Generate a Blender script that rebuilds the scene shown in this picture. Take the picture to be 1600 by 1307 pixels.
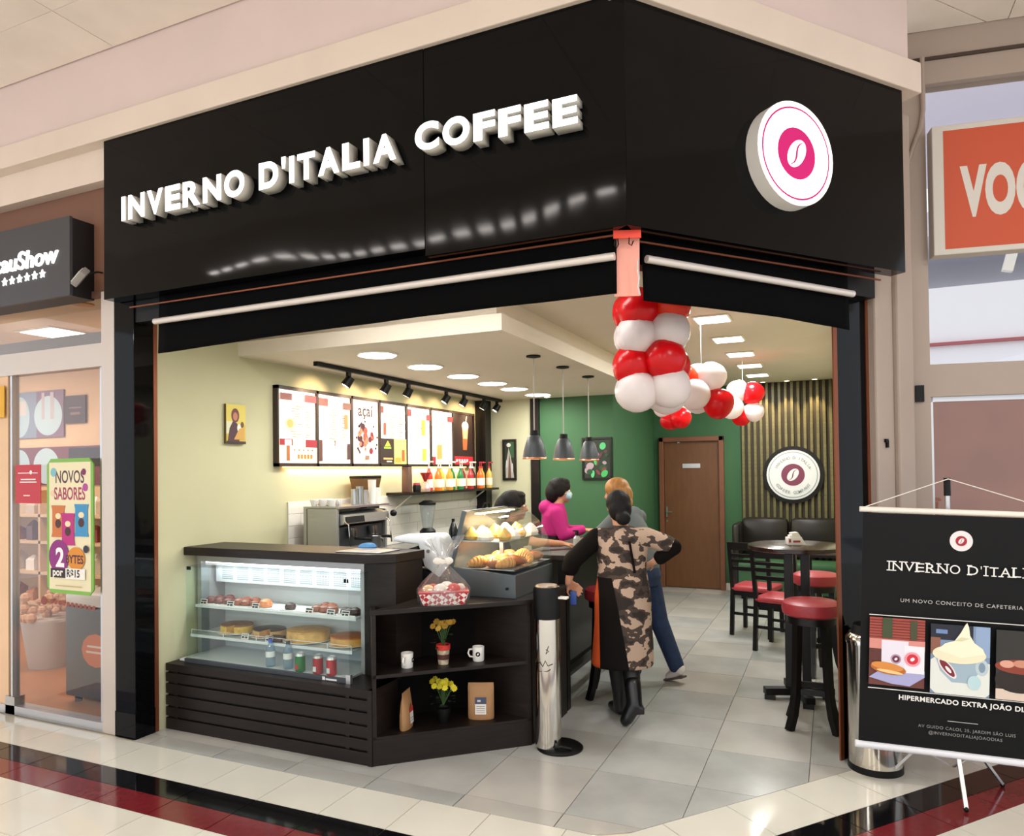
import bpy, bmesh, math, random
from mathutils import Vector, Matrix
random.seed(7)
PI = math.pi
SC = bpy.context.scene
COL = SC.collection
for o in list(bpy.data.objects):
    bpy.data.objects.remove(o)

# ------------------------------------------------------------------ camera
FPX, CY = 1121.3, 720.65
YAW, PITCH, ROLL, EYE = 0.418966, 0.014331, -0.0121637, 1.64
fw = Vector((-math.sin(YAW) * math.cos(PITCH), math.cos(YAW) * math.cos(PITCH), math.sin(PITCH)))
rt = Vector((math.cos(YAW), math.sin(YAW), 0))
up = rt.cross(fw)
r2 = rt * math.cos(ROLL) + up * math.sin(ROLL)
u2 = -rt * math.sin(ROLL) + up * math.cos(ROLL)
cam_d = bpy.data.cameras.new('camera')
cam_d.sensor_width = 36
cam_d.sensor_fit = 'HORIZONTAL'
cam_d.lens = 36 * FPX / 1600
cam_d.shift_y = (CY - 653.5) / 1600
cam_d.clip_start = 0.05
cam_d.clip_end = 200
cam = bpy.data.objects.new('camera', cam_d)
COL.objects.link(cam)
cm = Matrix((r2, u2, -fw)).transposed().to_4x4()
cm.translation = (0, 0, EYE)
cam.matrix_world = cm
SC.camera = cam

# ------------------------------------------------------------------ world, exposure
W = bpy.data.worlds.new('world')
SC.world = W
W.use_nodes = True
bg = W.node_tree.nodes['Background']
bg.inputs['Color'].default_value = (0.92, 0.975, 1.06, 1)
bg.inputs['Strength'].default_value = 1.55
SC.view_settings.view_transform = 'Standard'
SC.view_settings.look = 'None'
SC.view_settings.exposure = 0.0
SC.view_settings.gamma = 1.0
SC.view_settings.use_curve_mapping = False
try:
    SC.cycles.max_bounces = 8
    SC.cycles.transparent_max_bounces = 24
    SC.cycles.sample_clamp_indirect = 4.0
    SC.cycles.caustics_reflective = False
    SC.cycles.caustics_refractive = False
except Exception:
    pass

# lamp strengths (each lamp is built with its fixture further down)
K_SOFFIT, K_MAIN, K_MALL = 12.0, 20.0, 82.0

# ------------------------------------------------------------------ helpers
def lin(c):
    if isinstance(c, str):
        c = c.lstrip('#')
        c = tuple(int(c[i:i + 2], 16) for i in (0, 2, 4))
    return tuple(((v / 255) / 12.92 if v / 255 <= 0.04045 else ((v / 255 + 0.055) / 1.055) ** 2.4) for v in c) + (1,)

MATS = {}
def mat(name, col='#808080', rough=0.5, metal=0.0, emit=0.0, spec=0.5, var=0.0, scale=6.0, bump=0.0, stretch=None, ecol=None):
    if name in MATS:
        return MATS[name]
    m = bpy.data.materials.new(name)
    m.use_nodes = True
    nt = m.node_tree
    b = nt.nodes['Principled BSDF']
    c = lin(col)
    b.inputs['Base Color'].default_value = c
    b.inputs['Roughness'].default_value = rough
    b.inputs['Metallic'].default_value = metal
    b.inputs['Specular IOR Level'].default_value = spec
    if emit:
        b.inputs['Emission Color'].default_value = lin(ecol) if ecol else c
        b.inputs['Emission Strength'].default_value = emit
    if var or bump:
        tc = nt.nodes.new('ShaderNodeTexCoord')
        mp = nt.nodes.new('ShaderNodeMapping')
        nz = nt.nodes.new('ShaderNodeTexNoise')
        nz.inputs['Scale'].default_value = scale
        nz.inputs['Detail'].default_value = 4
        nt.links.new(tc.outputs['Object'], mp.inputs['Vector'])
        if stretch:
            mp.inputs['Scale'].default_value = stretch
        nt.links.new(mp.outputs[0], nz.inputs['Vector'])
        if var:
            cr = nt.nodes.new('ShaderNodeValToRGB')
            cr.color_ramp.elements[0].position = 0.3
            cr.color_ramp.elements[1].position = 0.7
            cr.color_ramp.elements[0].color = tuple(min(1, v * (1 - var)) for v in c[:3]) + (1,)
            cr.color_ramp.elements[1].color = tuple(min(1, v * (1 + var)) for v in c[:3]) + (1,)
            nt.links.new(nz.outputs['Fac'], cr.inputs['Fac'])
            nt.links.new(cr.outputs['Color'], b.inputs['Base Color'])
        if bump:
            bp = nt.nodes.new('ShaderNodeBump')
            bp.inputs['Strength'].default_value = bump
            bp.inputs['Distance'].default_value = 0.01
            nt.links.new(nz.outputs['Fac'], bp.inputs['Height'])
            nt.links.new(bp.outputs[0], b.inputs['Normal'])
    MATS[name] = m
    return m

def glass(name, tint='#ffffff', refl=1.0, rough=0.0, haze=0.0):
    if name in MATS:
        return MATS[name]
    m = bpy.data.materials.new(name)
    m.use_nodes = True
    nt = m.node_tree
    nt.nodes.clear()
    out = nt.nodes.new('ShaderNodeOutputMaterial')
    tr = nt.nodes.new('ShaderNodeBsdfTransparent')
    tr.inputs[0].default_value = lin(tint)
    gl = nt.nodes.new('ShaderNodeBsdfGlossy')
    gl.inputs['Roughness'].default_value = rough
    fr = nt.nodes.new('ShaderNodeLayerWeight')
    fr.inputs[0].default_value = .5
    pw = nt.nodes.new('ShaderNodeMath')
    pw.operation = 'POWER'
    pw.inputs[1].default_value = 4.0
    mu = nt.nodes.new('ShaderNodeMath')
    mu.operation = 'MULTIPLY_ADD'
    mu.inputs[1].default_value = min(.9, .7 * refl)
    mu.inputs[2].default_value = .035 * refl
    mx = nt.nodes.new('ShaderNodeMixShader')
    nt.links.new(fr.outputs['Facing'], pw.inputs[0])
    nt.links.new(pw.outputs[0], mu.inputs[0])
    nt.links.new(mu.outputs[0], mx.inputs[0])
    last = tr
    if haze:
        df = nt.nodes.new('ShaderNodeBsdfDiffuse')
        df.inputs[0].default_value = (0.9, 0.9, 0.9, 1)
        m2 = nt.nodes.new('ShaderNodeMixShader')
        m2.inputs[0].default_value = haze
        nt.links.new(tr.outputs[0], m2.inputs[1])
        nt.links.new(df.outputs[0], m2.inputs[2])
        last = m2
    nt.links.new(last.outputs[0], mx.inputs[1])
    nt.links.new(gl.outputs[0], mx.inputs[2])
    nt.links.new(mx.outputs[0], out.inputs[0])
    MATS[name] = m
    return m

def balloon_mat(name, col):
    m = mat(name, col, 0.25, spec=0.4)
    nt = m.node_tree
    b = nt.nodes['Principled BSDF']
    out = nt.nodes['Material Output']
    t = nt.nodes.new('ShaderNodeBsdfTranslucent')
    t.inputs[0].default_value = lin(col)
    mx = nt.nodes.new('ShaderNodeMixShader')
    mx.inputs[0].default_value = 0.35
    nt.links.new(b.outputs[0], mx.inputs[1])
    nt.links.new(t.outputs[0], mx.inputs[2])
    nt.links.new(mx.outputs[0], out.inputs[0])
    return m

class MB:
    """collects shapes; build() links them as one mesh object"""
    def __init__(s, m=None):
        s.v, s.f, s.fm, s.mats = [], [], [], []
        s.cur = 0
        if m:
            s.use(m)
    def use(s, m):
        if m not in s.mats:
            s.mats.append(m)
        s.cur = s.mats.index(m)
        return s
    def add(s, vs, fs):
        n = len(s.v)
        s.v += [tuple(p) for p in vs]
        s.f += [tuple(i + n for i in f) for f in fs]
        s.fm += [s.cur] * len(fs)
        return s
    def box(s, x0, x1, y0, y1, z0, z1):
        return s.add([(x0, y0, z0), (x1, y0, z0), (x1, y1, z0), (x0, y1, z0), (x0, y0, z1), (x1, y0, z1), (x1, y1, z1), (x0, y1, z1)],
                     [(0, 3, 2, 1), (4, 5, 6, 7), (0, 1, 5, 4), (1, 2, 6, 5), (2, 3, 7, 6), (3, 0, 4, 7)])
    def prism(s, pts, z0, z1):
        n = len(pts)
        vs = [(p[0], p[1], z0) for p in pts] + [(p[0], p[1], z1) for p in pts]
        return s.add(vs, [tuple(reversed(range(n))), tuple(range(n, 2 * n))] + [(i, (i + 1) % n, n + (i + 1) % n, n + i) for i in range(n)])
    def ext(s, pts, o, e1, e2, e3, d0, d1):
        """2-D outline pts in axes e1,e2 from o, pushed along e3 from d0 to d1"""
        o, e1, e2, e3 = Vector(o), Vector(e1), Vector(e2), Vector(e3)
        n = len(pts)
        vs = [o + e1 * p[0] + e2 * p[1] + e3 * d0 for p in pts] + [o + e1 * p[0] + e2 * p[1] + e3 * d1 for p in pts]
        return s.add(vs, [tuple(reversed(range(n))), tuple(range(n, 2 * n))] + [(i, (i + 1) % n, n + (i + 1) % n, n + i) for i in range(n)])
    def obox(s, o, e1, e2, a0, a1, b0, b1, z0, z1):
        """box in a rotated plan frame: e1,e2 unit plan axes"""
        return s.ext([(a0, b0), (a1, b0), (a1, b1), (a0, b1)], (o[0], o[1], 0), (e1[0], e1[1], 0), (e2[0], e2[1], 0), (0, 0, 1), z0, z1)
    def poly(s, pts):
        return s.add(pts, [tuple(range(len(pts)))])
    def lathe(s, prof, c=(0, 0, 0), seg=20, axis=None):
        q = Vector((0, 0, 1)).rotation_difference(Vector(axis)) if axis else None
        vs, fs, rings = [], [], []
        for r, z in prof:
            if r < 1e-6:
                rings.append([len(vs)])
                vs.append(Vector((0, 0, z)))
            else:
                rings.append(list(range(len(vs), len(vs) + seg)))
                vs += [Vector((r * math.cos(2 * PI * i / seg), r * math.sin(2 * PI * i / seg), z)) for i in range(seg)]
        for a, b in zip(rings, rings[1:]):
            for i in range(seg):
                j = (i + 1) % seg
                if len(a) == 1 and len(b) == 1:
                    continue
                if len(a) == 1:
                    fs.append((a[0], b[j], b[i]))
                elif len(b) == 1:
                    fs.append((a[i], a[j], b[0]))
                else:
                    fs.append((a[i], a[j], b[j], b[i]))
        c = Vector(c)
        return s.add([(q @ p if q else p) + c for p in vs], fs)
    def cyl(s, c, r, h, seg=20, r2=None, axis=None):
        r2 = r if r2 is None else r2
        return s.lathe([(0, 0), (r, 0), (r2, h), (0, h)], c, seg, axis)
    def ball(s, c, r, seg=16, rings=10, q=None):
        if not hasattr(r, '__len__'):
            r = (r, r, r)
        vs, fs = [], []
        vs.append(Vector((0, 0, -r[2])))
        for i in range(1, rings):
            t = -PI / 2 + PI * i / rings
            for j in range(seg):
                a = 2 * PI * j / seg
                vs.append(Vector((r[0] * math.cos(t) * math.cos(a), r[1] * math.cos(t) * math.sin(a), r[2] * math.sin(t))))
        vs.append(Vector((0, 0, r[2])))
        top = len(vs) - 1
        for j in range(seg):
            k = (j + 1) % seg
            fs.append((0, 1 + k, 1 + j))
            for i in range(rings - 2):
                a, b = 1 + i * seg, 1 + (i + 1) * seg
                fs.append((a + j, a + k, b + k, b + j))
            a = 1 + (rings - 2) * seg
            fs.append((a + j, a + k, top))
        c = Vector(c)
        return s.add([(q @ p if q else p) + c for p in vs], fs)
    def tube(s, pts, r, seg=8, cap=True):
        pts = [Vector(p) for p in pts]
        rs = list(r) if hasattr(r, '__len__') else [r] * len(pts)
        vs, fs = [], []
        ref = None
        for i, p in enumerate(pts):
            t = (pts[min(i + 1, len(pts) - 1)] - pts[max(i - 1, 0)])
            t = t.normalized() if t.length > 1e-9 else Vector((0, 0, 1))
            if ref is None:
                ref = t.orthogonal().normalized()
            ref = (ref - t * ref.dot(t)).normalized()
            b = t.cross(ref)
            vs += [p + (ref * math.cos(2 * PI * k / seg) + b * math.sin(2 * PI * k / seg)) * rs[i] for k in range(seg)]
        for i in range(len(pts) - 1):
            for k in range(seg):
                j = (k + 1) % seg
                fs.append((i * seg + k, i * seg + j, (i + 1) * seg + j, (i + 1) * seg + k))
        if cap:
            fs.append(tuple(reversed(range(seg))))
            fs.append(tuple(range((len(pts) - 1) * seg, len(pts) * seg)))
        return s.add(vs, fs)
    def bar(s, p, q, w, h, upv=(0, 0, 1)):
        p, q = Vector(p), Vector(q)
        t = (q - p).normalized()
        a = t.cross(Vector(upv))
        a = a.normalized() if a.length > 1e-5 else t.orthogonal().normalized()
        b = a.cross(t)
        o = []
        for e in (p, q):
            o += [e + a * w / 2 + b * h / 2, e - a * w / 2 + b * h / 2, e - a * w / 2 - b * h / 2, e + a * w / 2 - b * h / 2]
        return s.add(o, [(0, 1, 2, 3), (7, 6, 5, 4), (0, 4, 5, 1), (1, 5, 6, 2), (2, 6, 7, 3), (3, 7, 4, 0)])
    def loft(s, secs, seg=20):
        """closed skin through ellipses (cx,cy,z,rx,ry[,rot])"""
        vs, fs = [], []
        for e in secs:
            cx, cy, z, rx, ry = e[:5]
            a0 = e[5] if len(e) > 5 else 0
            for k in range(seg):
                a = 2 * PI * k / seg
                x, y = rx * math.cos(a), ry * math.sin(a)
                vs.append((cx + x * math.cos(a0) - y * math.sin(a0), cy + x * math.sin(a0) + y * math.cos(a0), z))
        n = len(secs)
        for i in range(n - 1):
            for k in range(seg):
                j = (k + 1) % seg
                fs.append((i * seg + k, i * seg + j, (i + 1) * seg + j, (i + 1) * seg + k))
        fs.append(tuple(reversed(range(seg))))
        fs.append(tuple(range((n - 1) * seg, n * seg)))
        return s.add(vs, fs)
    def limb(s, p, q, r0, r1, seg=12):
        p, q = Vector(p), Vector(q)
        s.ball(p, r0, seg, 8)
        s.ball(q, r1, seg, 8)
        return s.tube([p, q], [r0, r1], seg)
    def text(s, body, size, o, ex, ey, off=0.0, depth=0.0, align='LEFT', spacing=1.0, lift=0.0, sx=1.0, shear=0.0):
        me = text_mesh(body, size, off, depth, align, spacing, shear)
        o, ex, ey = Vector(o), Vector(ex), Vector(ey)
        en = ex.cross(ey)
        vs = [o + ex * (v.co.x * sx) + ey * v.co.y + en * (v.co.z + lift) for v in me.vertices]
        return s.add(vs, [tuple(p.vertices) for p in me.polygons])
    def build(s, name, parent=None, loc=(0, 0, 0), rot=0.0, bevel=0.0, smooth=True, recalc=True, ang=35):
        me = bpy.data.meshes.new(name)
        me.from_pydata(s.v, [], s.f)
        for m in s.mats:
            me.materials.append(m)
        me.polygons.foreach_set('material_index', s.fm)
        if bevel or recalc:
            bm = bmesh.new()
            bm.from_mesh(me)
            if recalc:
                bmesh.ops.recalc_face_normals(bm, faces=bm.faces)
            if bevel:
                es = [e for e in bm.edges if len(e.link_faces) == 2 and e.calc_face_angle(0) > 0.5]
                bmesh.ops.bevel(bm, geom=es, offset=bevel, segments=2, affect='EDGES', profile=0.5, clamp_overlap=True)
            bm.to_mesh(me)
            bm.free()
        if smooth:
            me.shade_smooth()
            me.set_sharp_from_angle(angle=math.radians(ang))
        o = bpy.data.objects.new(name, me)
        COL.objects.link(o)
        o.location = loc
        if hasattr(rot, '__len__'):
            o.rotation_euler = rot
        else:
            o.rotation_euler = (0, 0, rot)
        o.parent = parent
        return o

_TXT = {}
def text_mesh(body, size, off, depth, align, spacing, shear):
    k = (body, size, off, depth, align, spacing, shear)
    if k not in _TXT:
        cu = bpy.data.curves.new('lettering', 'FONT')
        cu.body, cu.size, cu.offset, cu.extrude = body, size, off, depth
        cu.align_x, cu.space_character, cu.shear = align, spacing, shear
        cu.resolution_u = 5
        ob = bpy.data.objects.new('lettering', cu)
        COL.objects.link(ob)
        dg = bpy.context.evaluated_depsgraph_get()
        me = bpy.data.meshes.new_from_object(ob.evaluated_get(dg))
        bpy.data.objects.remove(ob)
        bpy.data.curves.remove(cu)
        _TXT[k] = me
    return _TXT[k]

def tag(o, label=None, cat=None, group=None, kind=None):
    for k, v in (('label', label), ('category', cat), ('group', group), ('kind', kind)):
        if v:
            o[k] = v
    return o
def thing(name, label, cat, loc=(0, 0, 0), rot=0.0, group=None):
    o = bpy.data.objects.new(name, None)
    o.empty_display_size = 0.1
    COL.objects.link(o)
    o.location = loc
    o.rotation_euler = (0, 0, rot) if not hasattr(rot, '__len__') else rot
    return tag(o, label, cat, group)
def struct(o):
    o['kind'] = 'structure'
    return o
def inst(src, parent=None, loc=None, rot=None, scale=None):
    c = src.copy()
    COL.objects.link(c)
    c.parent = parent
    if loc is not None:
        c.location = loc
    if rot is not None:
        c.rotation_euler = rot if hasattr(rot, '__len__') else (0, 0, rot)
    if scale is not None:
        c.scale = scale if hasattr(scale, '__len__') else (scale,) * 3
    return c
def copy_tree(o, parent=None):
    c = o.copy()
    COL.objects.link(c)
    c.parent = parent
    for ch in [x for x in bpy.data.objects if x.parent == o]:
        copy_tree(ch, c)
    return c
def clip(poly, a, b, c):
    """keep a*x+b*y<=c"""
    out = []
    for i, p in enumerate(poly):
        q = poly[(i + 1) % len(poly)]
        dp, dq = a * p[0] + b * p[1] - c, a * q[0] + b * q[1] - c
        if dp <= 0:
            out.append(p)
        if dp * dq < 0:
            t = dp / (dp - dq)
            out.append((p[0] + (q[0] - p[0]) * t, p[1] + (q[1] - p[1]) * t))
    return out
def area(p):
    return abs(sum(p[i][0] * p[(i + 1) % len(p)][1] - p[(i + 1) % len(p)][0] * p[i][1] for i in range(len(p)))) / 2
def circ(cx, cy, rx, ry=None, n=24, a0=0, a1=2 * PI, rot=0):
    ry = rx if ry is None else ry
    o = []
    for i in range(n):
        a = a0 + (a1 - a0) * i / (n if abs(a1 - a0 - 2 * PI) < 1e-6 else n - 1)
        x, y = rx * math.cos(a), ry * math.sin(a)
        o.append((cx + x * math.cos(rot) - y * math.sin(rot), cy + x * math.sin(rot) + y * math.cos(rot)))
    return o
class Print(MB):
    """flat printed shapes in a plane: o + ex*x + ey*y, each later shape a hair prouder"""
    def __init__(s, o, ex, ey, step=0.0004):
        super().__init__()
        s.o, s.ex, s.ey = Vector(o), Vector(ex), Vector(ey)
        s.en = s.ex.cross(s.ey)
        s.k, s.step = 0, step
    def shape(s, pts, col, rough=0.6, emit=0.0):
        s.k += 1
        key = 'ink_%s_%g_%g' % (col.lstrip('#'), rough, emit)
        s.use(mat(key, col, rough, emit=emit))
        s.poly([s.o + s.ex * p[0] + s.ey * p[1] + s.en * (s.k * s.step) for p in pts])
        return s
    def rect(s, x0, x1, y0, y1, col, **k):
        return s.shape([(x0, y0), (x1, y0), (x1, y1), (x0, y1)], col, **k)
    def write(s, body, size, x, y, col, off=0, align='LEFT', spacing=1, sx=1, rough=0.6, emit=0.0, rot=0.0, shear=0.0):
        s.k += 1
        s.use(mat('ink_%s_%g_%g' % (col.lstrip('#'), rough, emit), col, rough, emit=emit))
        ex = s.ex * math.cos(rot) + s.ey * math.sin(rot)
        ey = s.ey * math.cos(rot) - s.ex * math.sin(rot)
        return s.text(body, size, s.o + s.ex * x + s.ey * y, ex, ey, off, 0, align, spacing, s.k * s.step, sx, shear)
def bean_logo(p, cx, cy, r, white='#f4f1f2', disc='#d8127c', ring=True, emit=0.0):
    """round coffee-bean emblem: white disc, thin ring, coloured disc, white bean with an S seam"""
    p.shape(circ(cx, cy, r, n=40), white, emit=emit)
    if ring:
        p.shape(circ(cx, cy, r * .90, n=40), disc, emit=emit * .35)
        p.shape(circ(cx, cy, r * .865, n=40), white, emit=emit)
    p.shape(circ(cx, cy, r * .50, n=36), disc, emit=emit * .35)
    p.shape(circ(cx, cy, r * .32, r * .20, n=28, rot=math.radians(52)), white, emit=emit)
    a = math.radians(52)
    top, bot = [], []
    for i in range(13):
        t = -1 + 2 * i / 12
        x, y, w = t * r * .31, .055 * r * math.sin(t * PI), .026 * r * (1.15 - abs(t))
        for lst, sg in ((top, 1), (bot, -1)):
            lst.append((cx + x * math.cos(a) - (y + sg * w) * math.sin(a), cy + x * math.sin(a) + (y + sg * w) * math.cos(a)))
    p.shape(top + bot[::-1], disc, emit=emit * .2)
def area_light(name, loc, power, sx, sy=None, col=(1, 1, 1), rot=(0, 0, 0), parent=None, spread=PI):
    d = bpy.data.lights.new(name, 'AREA')
    d.energy, d.color = power, col
    d.shape = 'RECTANGLE' if sy else 'DISK'
    d.size = sx
    if sy:
        d.size_y = sy
    d.spread = spread
    o = bpy.data.objects.new(name, d)
    COL.objects.link(o)
    o.location, o.rotation_euler, o.parent = loc, rot, parent
    return o
def spot_light(name, loc, target, power, deg, col=(1, 1, 1), parent=None, size=0.02, blend=.6):
    d = bpy.data.lights.new(name, 'SPOT')
    d.energy, d.color, d.spot_size, d.spot_blend, d.shadow_soft_size = power, col, math.radians(deg), blend, size
    o = bpy.data.objects.new(name, d)
    COL.objects.link(o)
    o.location = loc
    o.rotation_euler = (Vector(target) - Vector(loc)).to_track_quat('-Z', 'Y').to_euler()
    o.parent = parent
    return o

# ------------------------------------------------------------------ materials
m_fascia = mat('black_gloss_panel', '#070708', 0.06, spec=0.16)
m_granite = mat('black_granite', '#08080a', 0.05, var=.3, scale=40, spec=.13)
m_copper = mat('copper_strip', '#84492f', 0.4, metal=.5)
m_wood = mat('dark_wood', '#1d1512', 0.42, spec=.3, var=.35, scale=5, stretch=(1, 1, 12))
m_wood_x = mat('dark_wood_boards', '#1b1310', 0.45, spec=.3, var=.35, scale=4, stretch=(1, 8, 14))
m_blackwood = mat('black_wood', '#0e0a0a', 0.38, spec=.35, var=.2, scale=8)
m_cream = mat('cream_plaster', '#c5c29e', 0.75, var=.03, scale=2, bump=.02)
m_green = mat('green_paint', '#38633f', 0.7, var=.03, scale=3)
m_white = mat('white_paint', '#e9e4da', 0.7)
m_ceil = mat('gypsum_white', '#e2d8c8', 0.8, var=.02, scale=2)
m_mallceil = mat('ceiling_panel_mineral', '#ede2d9', 0.85, var=.05, scale=3, bump=.03)
m_pink = mat('beam_paint', '#ddc9c4', 0.7, var=.03, scale=2)
m_trimp = mat('trim_paint', '#e0cfc2', 0.6, var=.03, scale=3)
m_beige = mat('beige_metal_paint', '#ab9a8e', 0.5, var=.03, scale=3)
m_alu = mat('brushed_aluminium', '#c9c9cc', 0.32, metal=.85)
m_steel = mat('stainless_steel', '#b4b5b5', 0.28, metal=.9)
m_chrome = mat('polished_chrome', '#d5d0c8', 0.12, metal=1.0)
m_black = mat('black_plastic', '#09090a', 0.45, spec=.25)
m_blackfab = mat('black_blind_fabric', '#060607', 0.9, spec=.08, bump=.1, scale=60)
m_red = mat('red_vinyl', '#a3343c', 0.4, var=.08, scale=10)
m_glass = glass('clear_glass', '#fafcfb', .8)
m_glassg = glass('edge_tinted_glass', '#f6fbfa', .8)
m_shopglass = glass('shopfront_glass', '#f4f2f0', 1.2)
m_porc = mat('white_porcelain', '#f2efe9', 0.2)
m_light = mat('lamp_diffuser', '#ffffff', 0.5, emit=6.0, ecol='#fff8ec')
# ================================================================== STRUCTURE
CX, CYY = -0.925, 3.11
DV, NV = (0.6393, 0.7689), (-0.7689, 0.6393)
def RF(u, w, z=0.0):
    return (CX + DV[0] * u + NV[0] * w, CYY + DV[1] * u + NV[1] * w, z)
BIS = (1.639, 0.769)                      # bisector of the corner: BIS.(P-C) <=0 is the long-facade side
BC = BIS[0] * CX + BIS[1] * CYY

# ---- floors
m_tile = mat('mall_porcelain_tile', '#d8d5ca', 0.09, var=.03, scale=3)
m_tileb = mat('black_border_tile', '#0f0e10', 0.07, var=.3, scale=30)
m_tiler = mat('red_border_tile', '#6e2126', 0.1, var=.12, scale=25)
m_tilec = mat('grey_cafe_tile', '#afafab', 0.2, var=.13, scale=2.2, bump=.02)
m_tilec2 = mat('grey_cafe_tile_warm', '#b4b1ab', 0.2, var=.13, scale=1.7, bump=.02)
m_tilec3 = mat('grey_cafe_tile_pale', '#a9aaa7', 0.18, var=.13, scale=2.8, bump=.02)
m_grout = mat('floor_grout', '#98928a', 0.8)
floor = struct(MB(mat('mall_floor_far', '#ddd6c4', 0.12, var=.04, scale=2)).box(-12, 9, -12, 3.25, -.10, -.007).box(-1.2, 9, 3.25, 7.2, -.10, -.0075).build('floor', smooth=False))
def tile(parent, poly, m, name='tile', z0=-.006, z1=0.0):
    if len(poly) < 3 or area(poly) < .0012:
        return
    cx = sum(p[0] for p in poly) / len(poly)
    cy = sum(p[1] for p in poly) / len(poly)
    g = .0022
    q = []
    for p in poly:
        d = math.hypot(p[0] - cx, p[1] - cy)
        k = max(0, 1 - g * 1.4 / max(d, .02))
        q.append(((p[0] - cx) * k, (p[1] - cy) * k))
    return MB(m).prism(q, z0, z1).build(name, parent, (cx, cy, 0), smooth=False, recalc=False)
rows = [(0, .32, m_tile), (.32, .48, m_tileb), (.48, .645, m_tiler)] + [(.645 + .385 * k, .645 + .385 * (k + 1), m_tile) for k in range(4)]
for v0, v1, m in rows:
    for k in range(-7, 9):
        u0 = -3.06 + .385 * k
        poly = [(u0, CYY - v1), (u0 + .385, CYY - v1), (u0 + .385, CYY - v0), (u0, CYY - v0)]
        if u0 < -5.75:
            continue
        tile(floor, clip(poly, BIS[0], BIS[1], BC), m)
    for k in range(-4, 10):
        u0 = -.1 + .385 * k
        poly = [RF(u0, -v1)[:2], RF(u0 + .385, -v1)[:2], RF(u0 + .385, -v0)[:2], RF(u0, -v0)[:2]]
        tile(floor, clip(poly, -BIS[0], -BIS[1], -BC), m)
for k in range(0, 10):                    # behind the banner, up to the window wall
    for w in range(3):
        u0 = 1.825 + .385 * k
        poly = [RF(u0, w * .32)[:2], RF(u0 + .385, w * .32)[:2], RF(u0 + .385, w * .32 + .32)[:2], RF(u0, w * .32 + .32)[:2]]
        tile(floor, clip(clip(poly, 0, 1, 5.1), -1, 0, -.24), m_tile)

cafe = struct(MB(m_grout).prism([(-4.0, 3.11), (-1.02, 3.11), (-.84, 3.215), RF(1.83, 0)[:2], (.12, 10.1), (-4.0, 10.1)], -.10, -.007).build('floor', smooth=False))
for i in range(-7, 2):
    for j in range(-2, 13):
        x0, y0 = -.667 + .53 * i, 3.78 + .535 * j
        poly = [(x0, y0), (x0 + .53, y0), (x0 + .53, y0 + .535), (x0, y0 + .535)]
        poly = clip(clip(clip(poly, 0, -1, -3.11), -1, 0, 3.98), 1, 0, .11)
        if not poly:
            continue
        poly = clip(clip(poly, 0, 1, 10.08), -NV[0], -NV[1], -(NV[0] * CX + NV[1] * CYY))
        if poly:
            poly = clip(poly, .52, -.85, -.52 * .84 - .85 * 3.215)
        if poly and y0 < 9.9:
            tile(cafe, poly, random.choice((m_tilec, m_tilec2, m_tilec3)), z1=0.0005)

# ---- mall ceiling, beam, trim
ceiling = struct(MB(mat('ceiling_void', '#d8c8b8', 0.9)).box(-12, 9, -12, 3.1, 4.30, 4.42).prism([(-1, 3.1), (9, 3.1), (9, 6.45), (.45, 5.06), (-1, 4.9)], 4.30, 4.42).build('ceiling', smooth=False))
for i in range(-3, 5):
    for j in range(-5, 5):
        x0, y0 = -4.0 + 1.25 * i, 2.64 + .62 * j
        if y0 < -.4:
            continue
        poly = [(x0, y0), (x0 + 1.25, y0), (x0 + 1.25, y0 + .62), (x0, y0 + .62)]
        a = clip(clip(poly, BIS[0], BIS[1], BC), 0, 1, 3.02)
        b = clip(poly, -BIS[0], -BIS[1], -BC)
        b = clip(clip(b, NV[0], NV[1], 2.54), -.163, .9866, 4.83) if b else b
        c = clip(clip(poly, -NV[0], -NV[1], -2.545), -1, 0, -.30)
        c = clip(c, -.163, .9866, 4.83) if c else c
        for q in (a, b, c):
            if q and area(q) > .01:
                tile(ceiling, q, m_mallceil, 'ceiling_panel', 4.288, 4.30)
def lwall(name, m, pts, z0, z1, **k):
    return struct(MB(m).prism(pts, z0, z1).build(name, smooth=False, **k))
beam = lwall('beam', m_pink, [(-7.5, 3.03), (-.79, 3.03), RF(1.92, -.155)[:2], RF(1.92, .05)[:2], (-.9, 3.2), (-7.5, 3.2)], 3.88, 4.30)
tr = MB(m_trimp)
tr.prism([(-7.5, 3.005), (-.80, 3.005), (-.80, 3.19), (-7.5, 3.19)], 3.725, 3.875)
tr.obox(RF(0, 0), DV, NV, -.02, 1.99, -.185, .02, 3.70, 3.87)
struct(tr.build('trim_1', bevel=.006, smooth=False))
struct(MB(m_trimp).prism([(-7.5, 3.09), (-4.11, 3.09), (-4.11, 3.2), (-7.5, 3.2)], 3.52, 3.73).build('trim_2', smooth=False))
# dark gap line between beam and trim
struct(MB(mat('shadow_gap_paint', '#8a7866', .9)).box(-7.5, -.8, 3.02, 3.19, 3.874, 3.882).build('trim_3', smooth=False))

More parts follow.
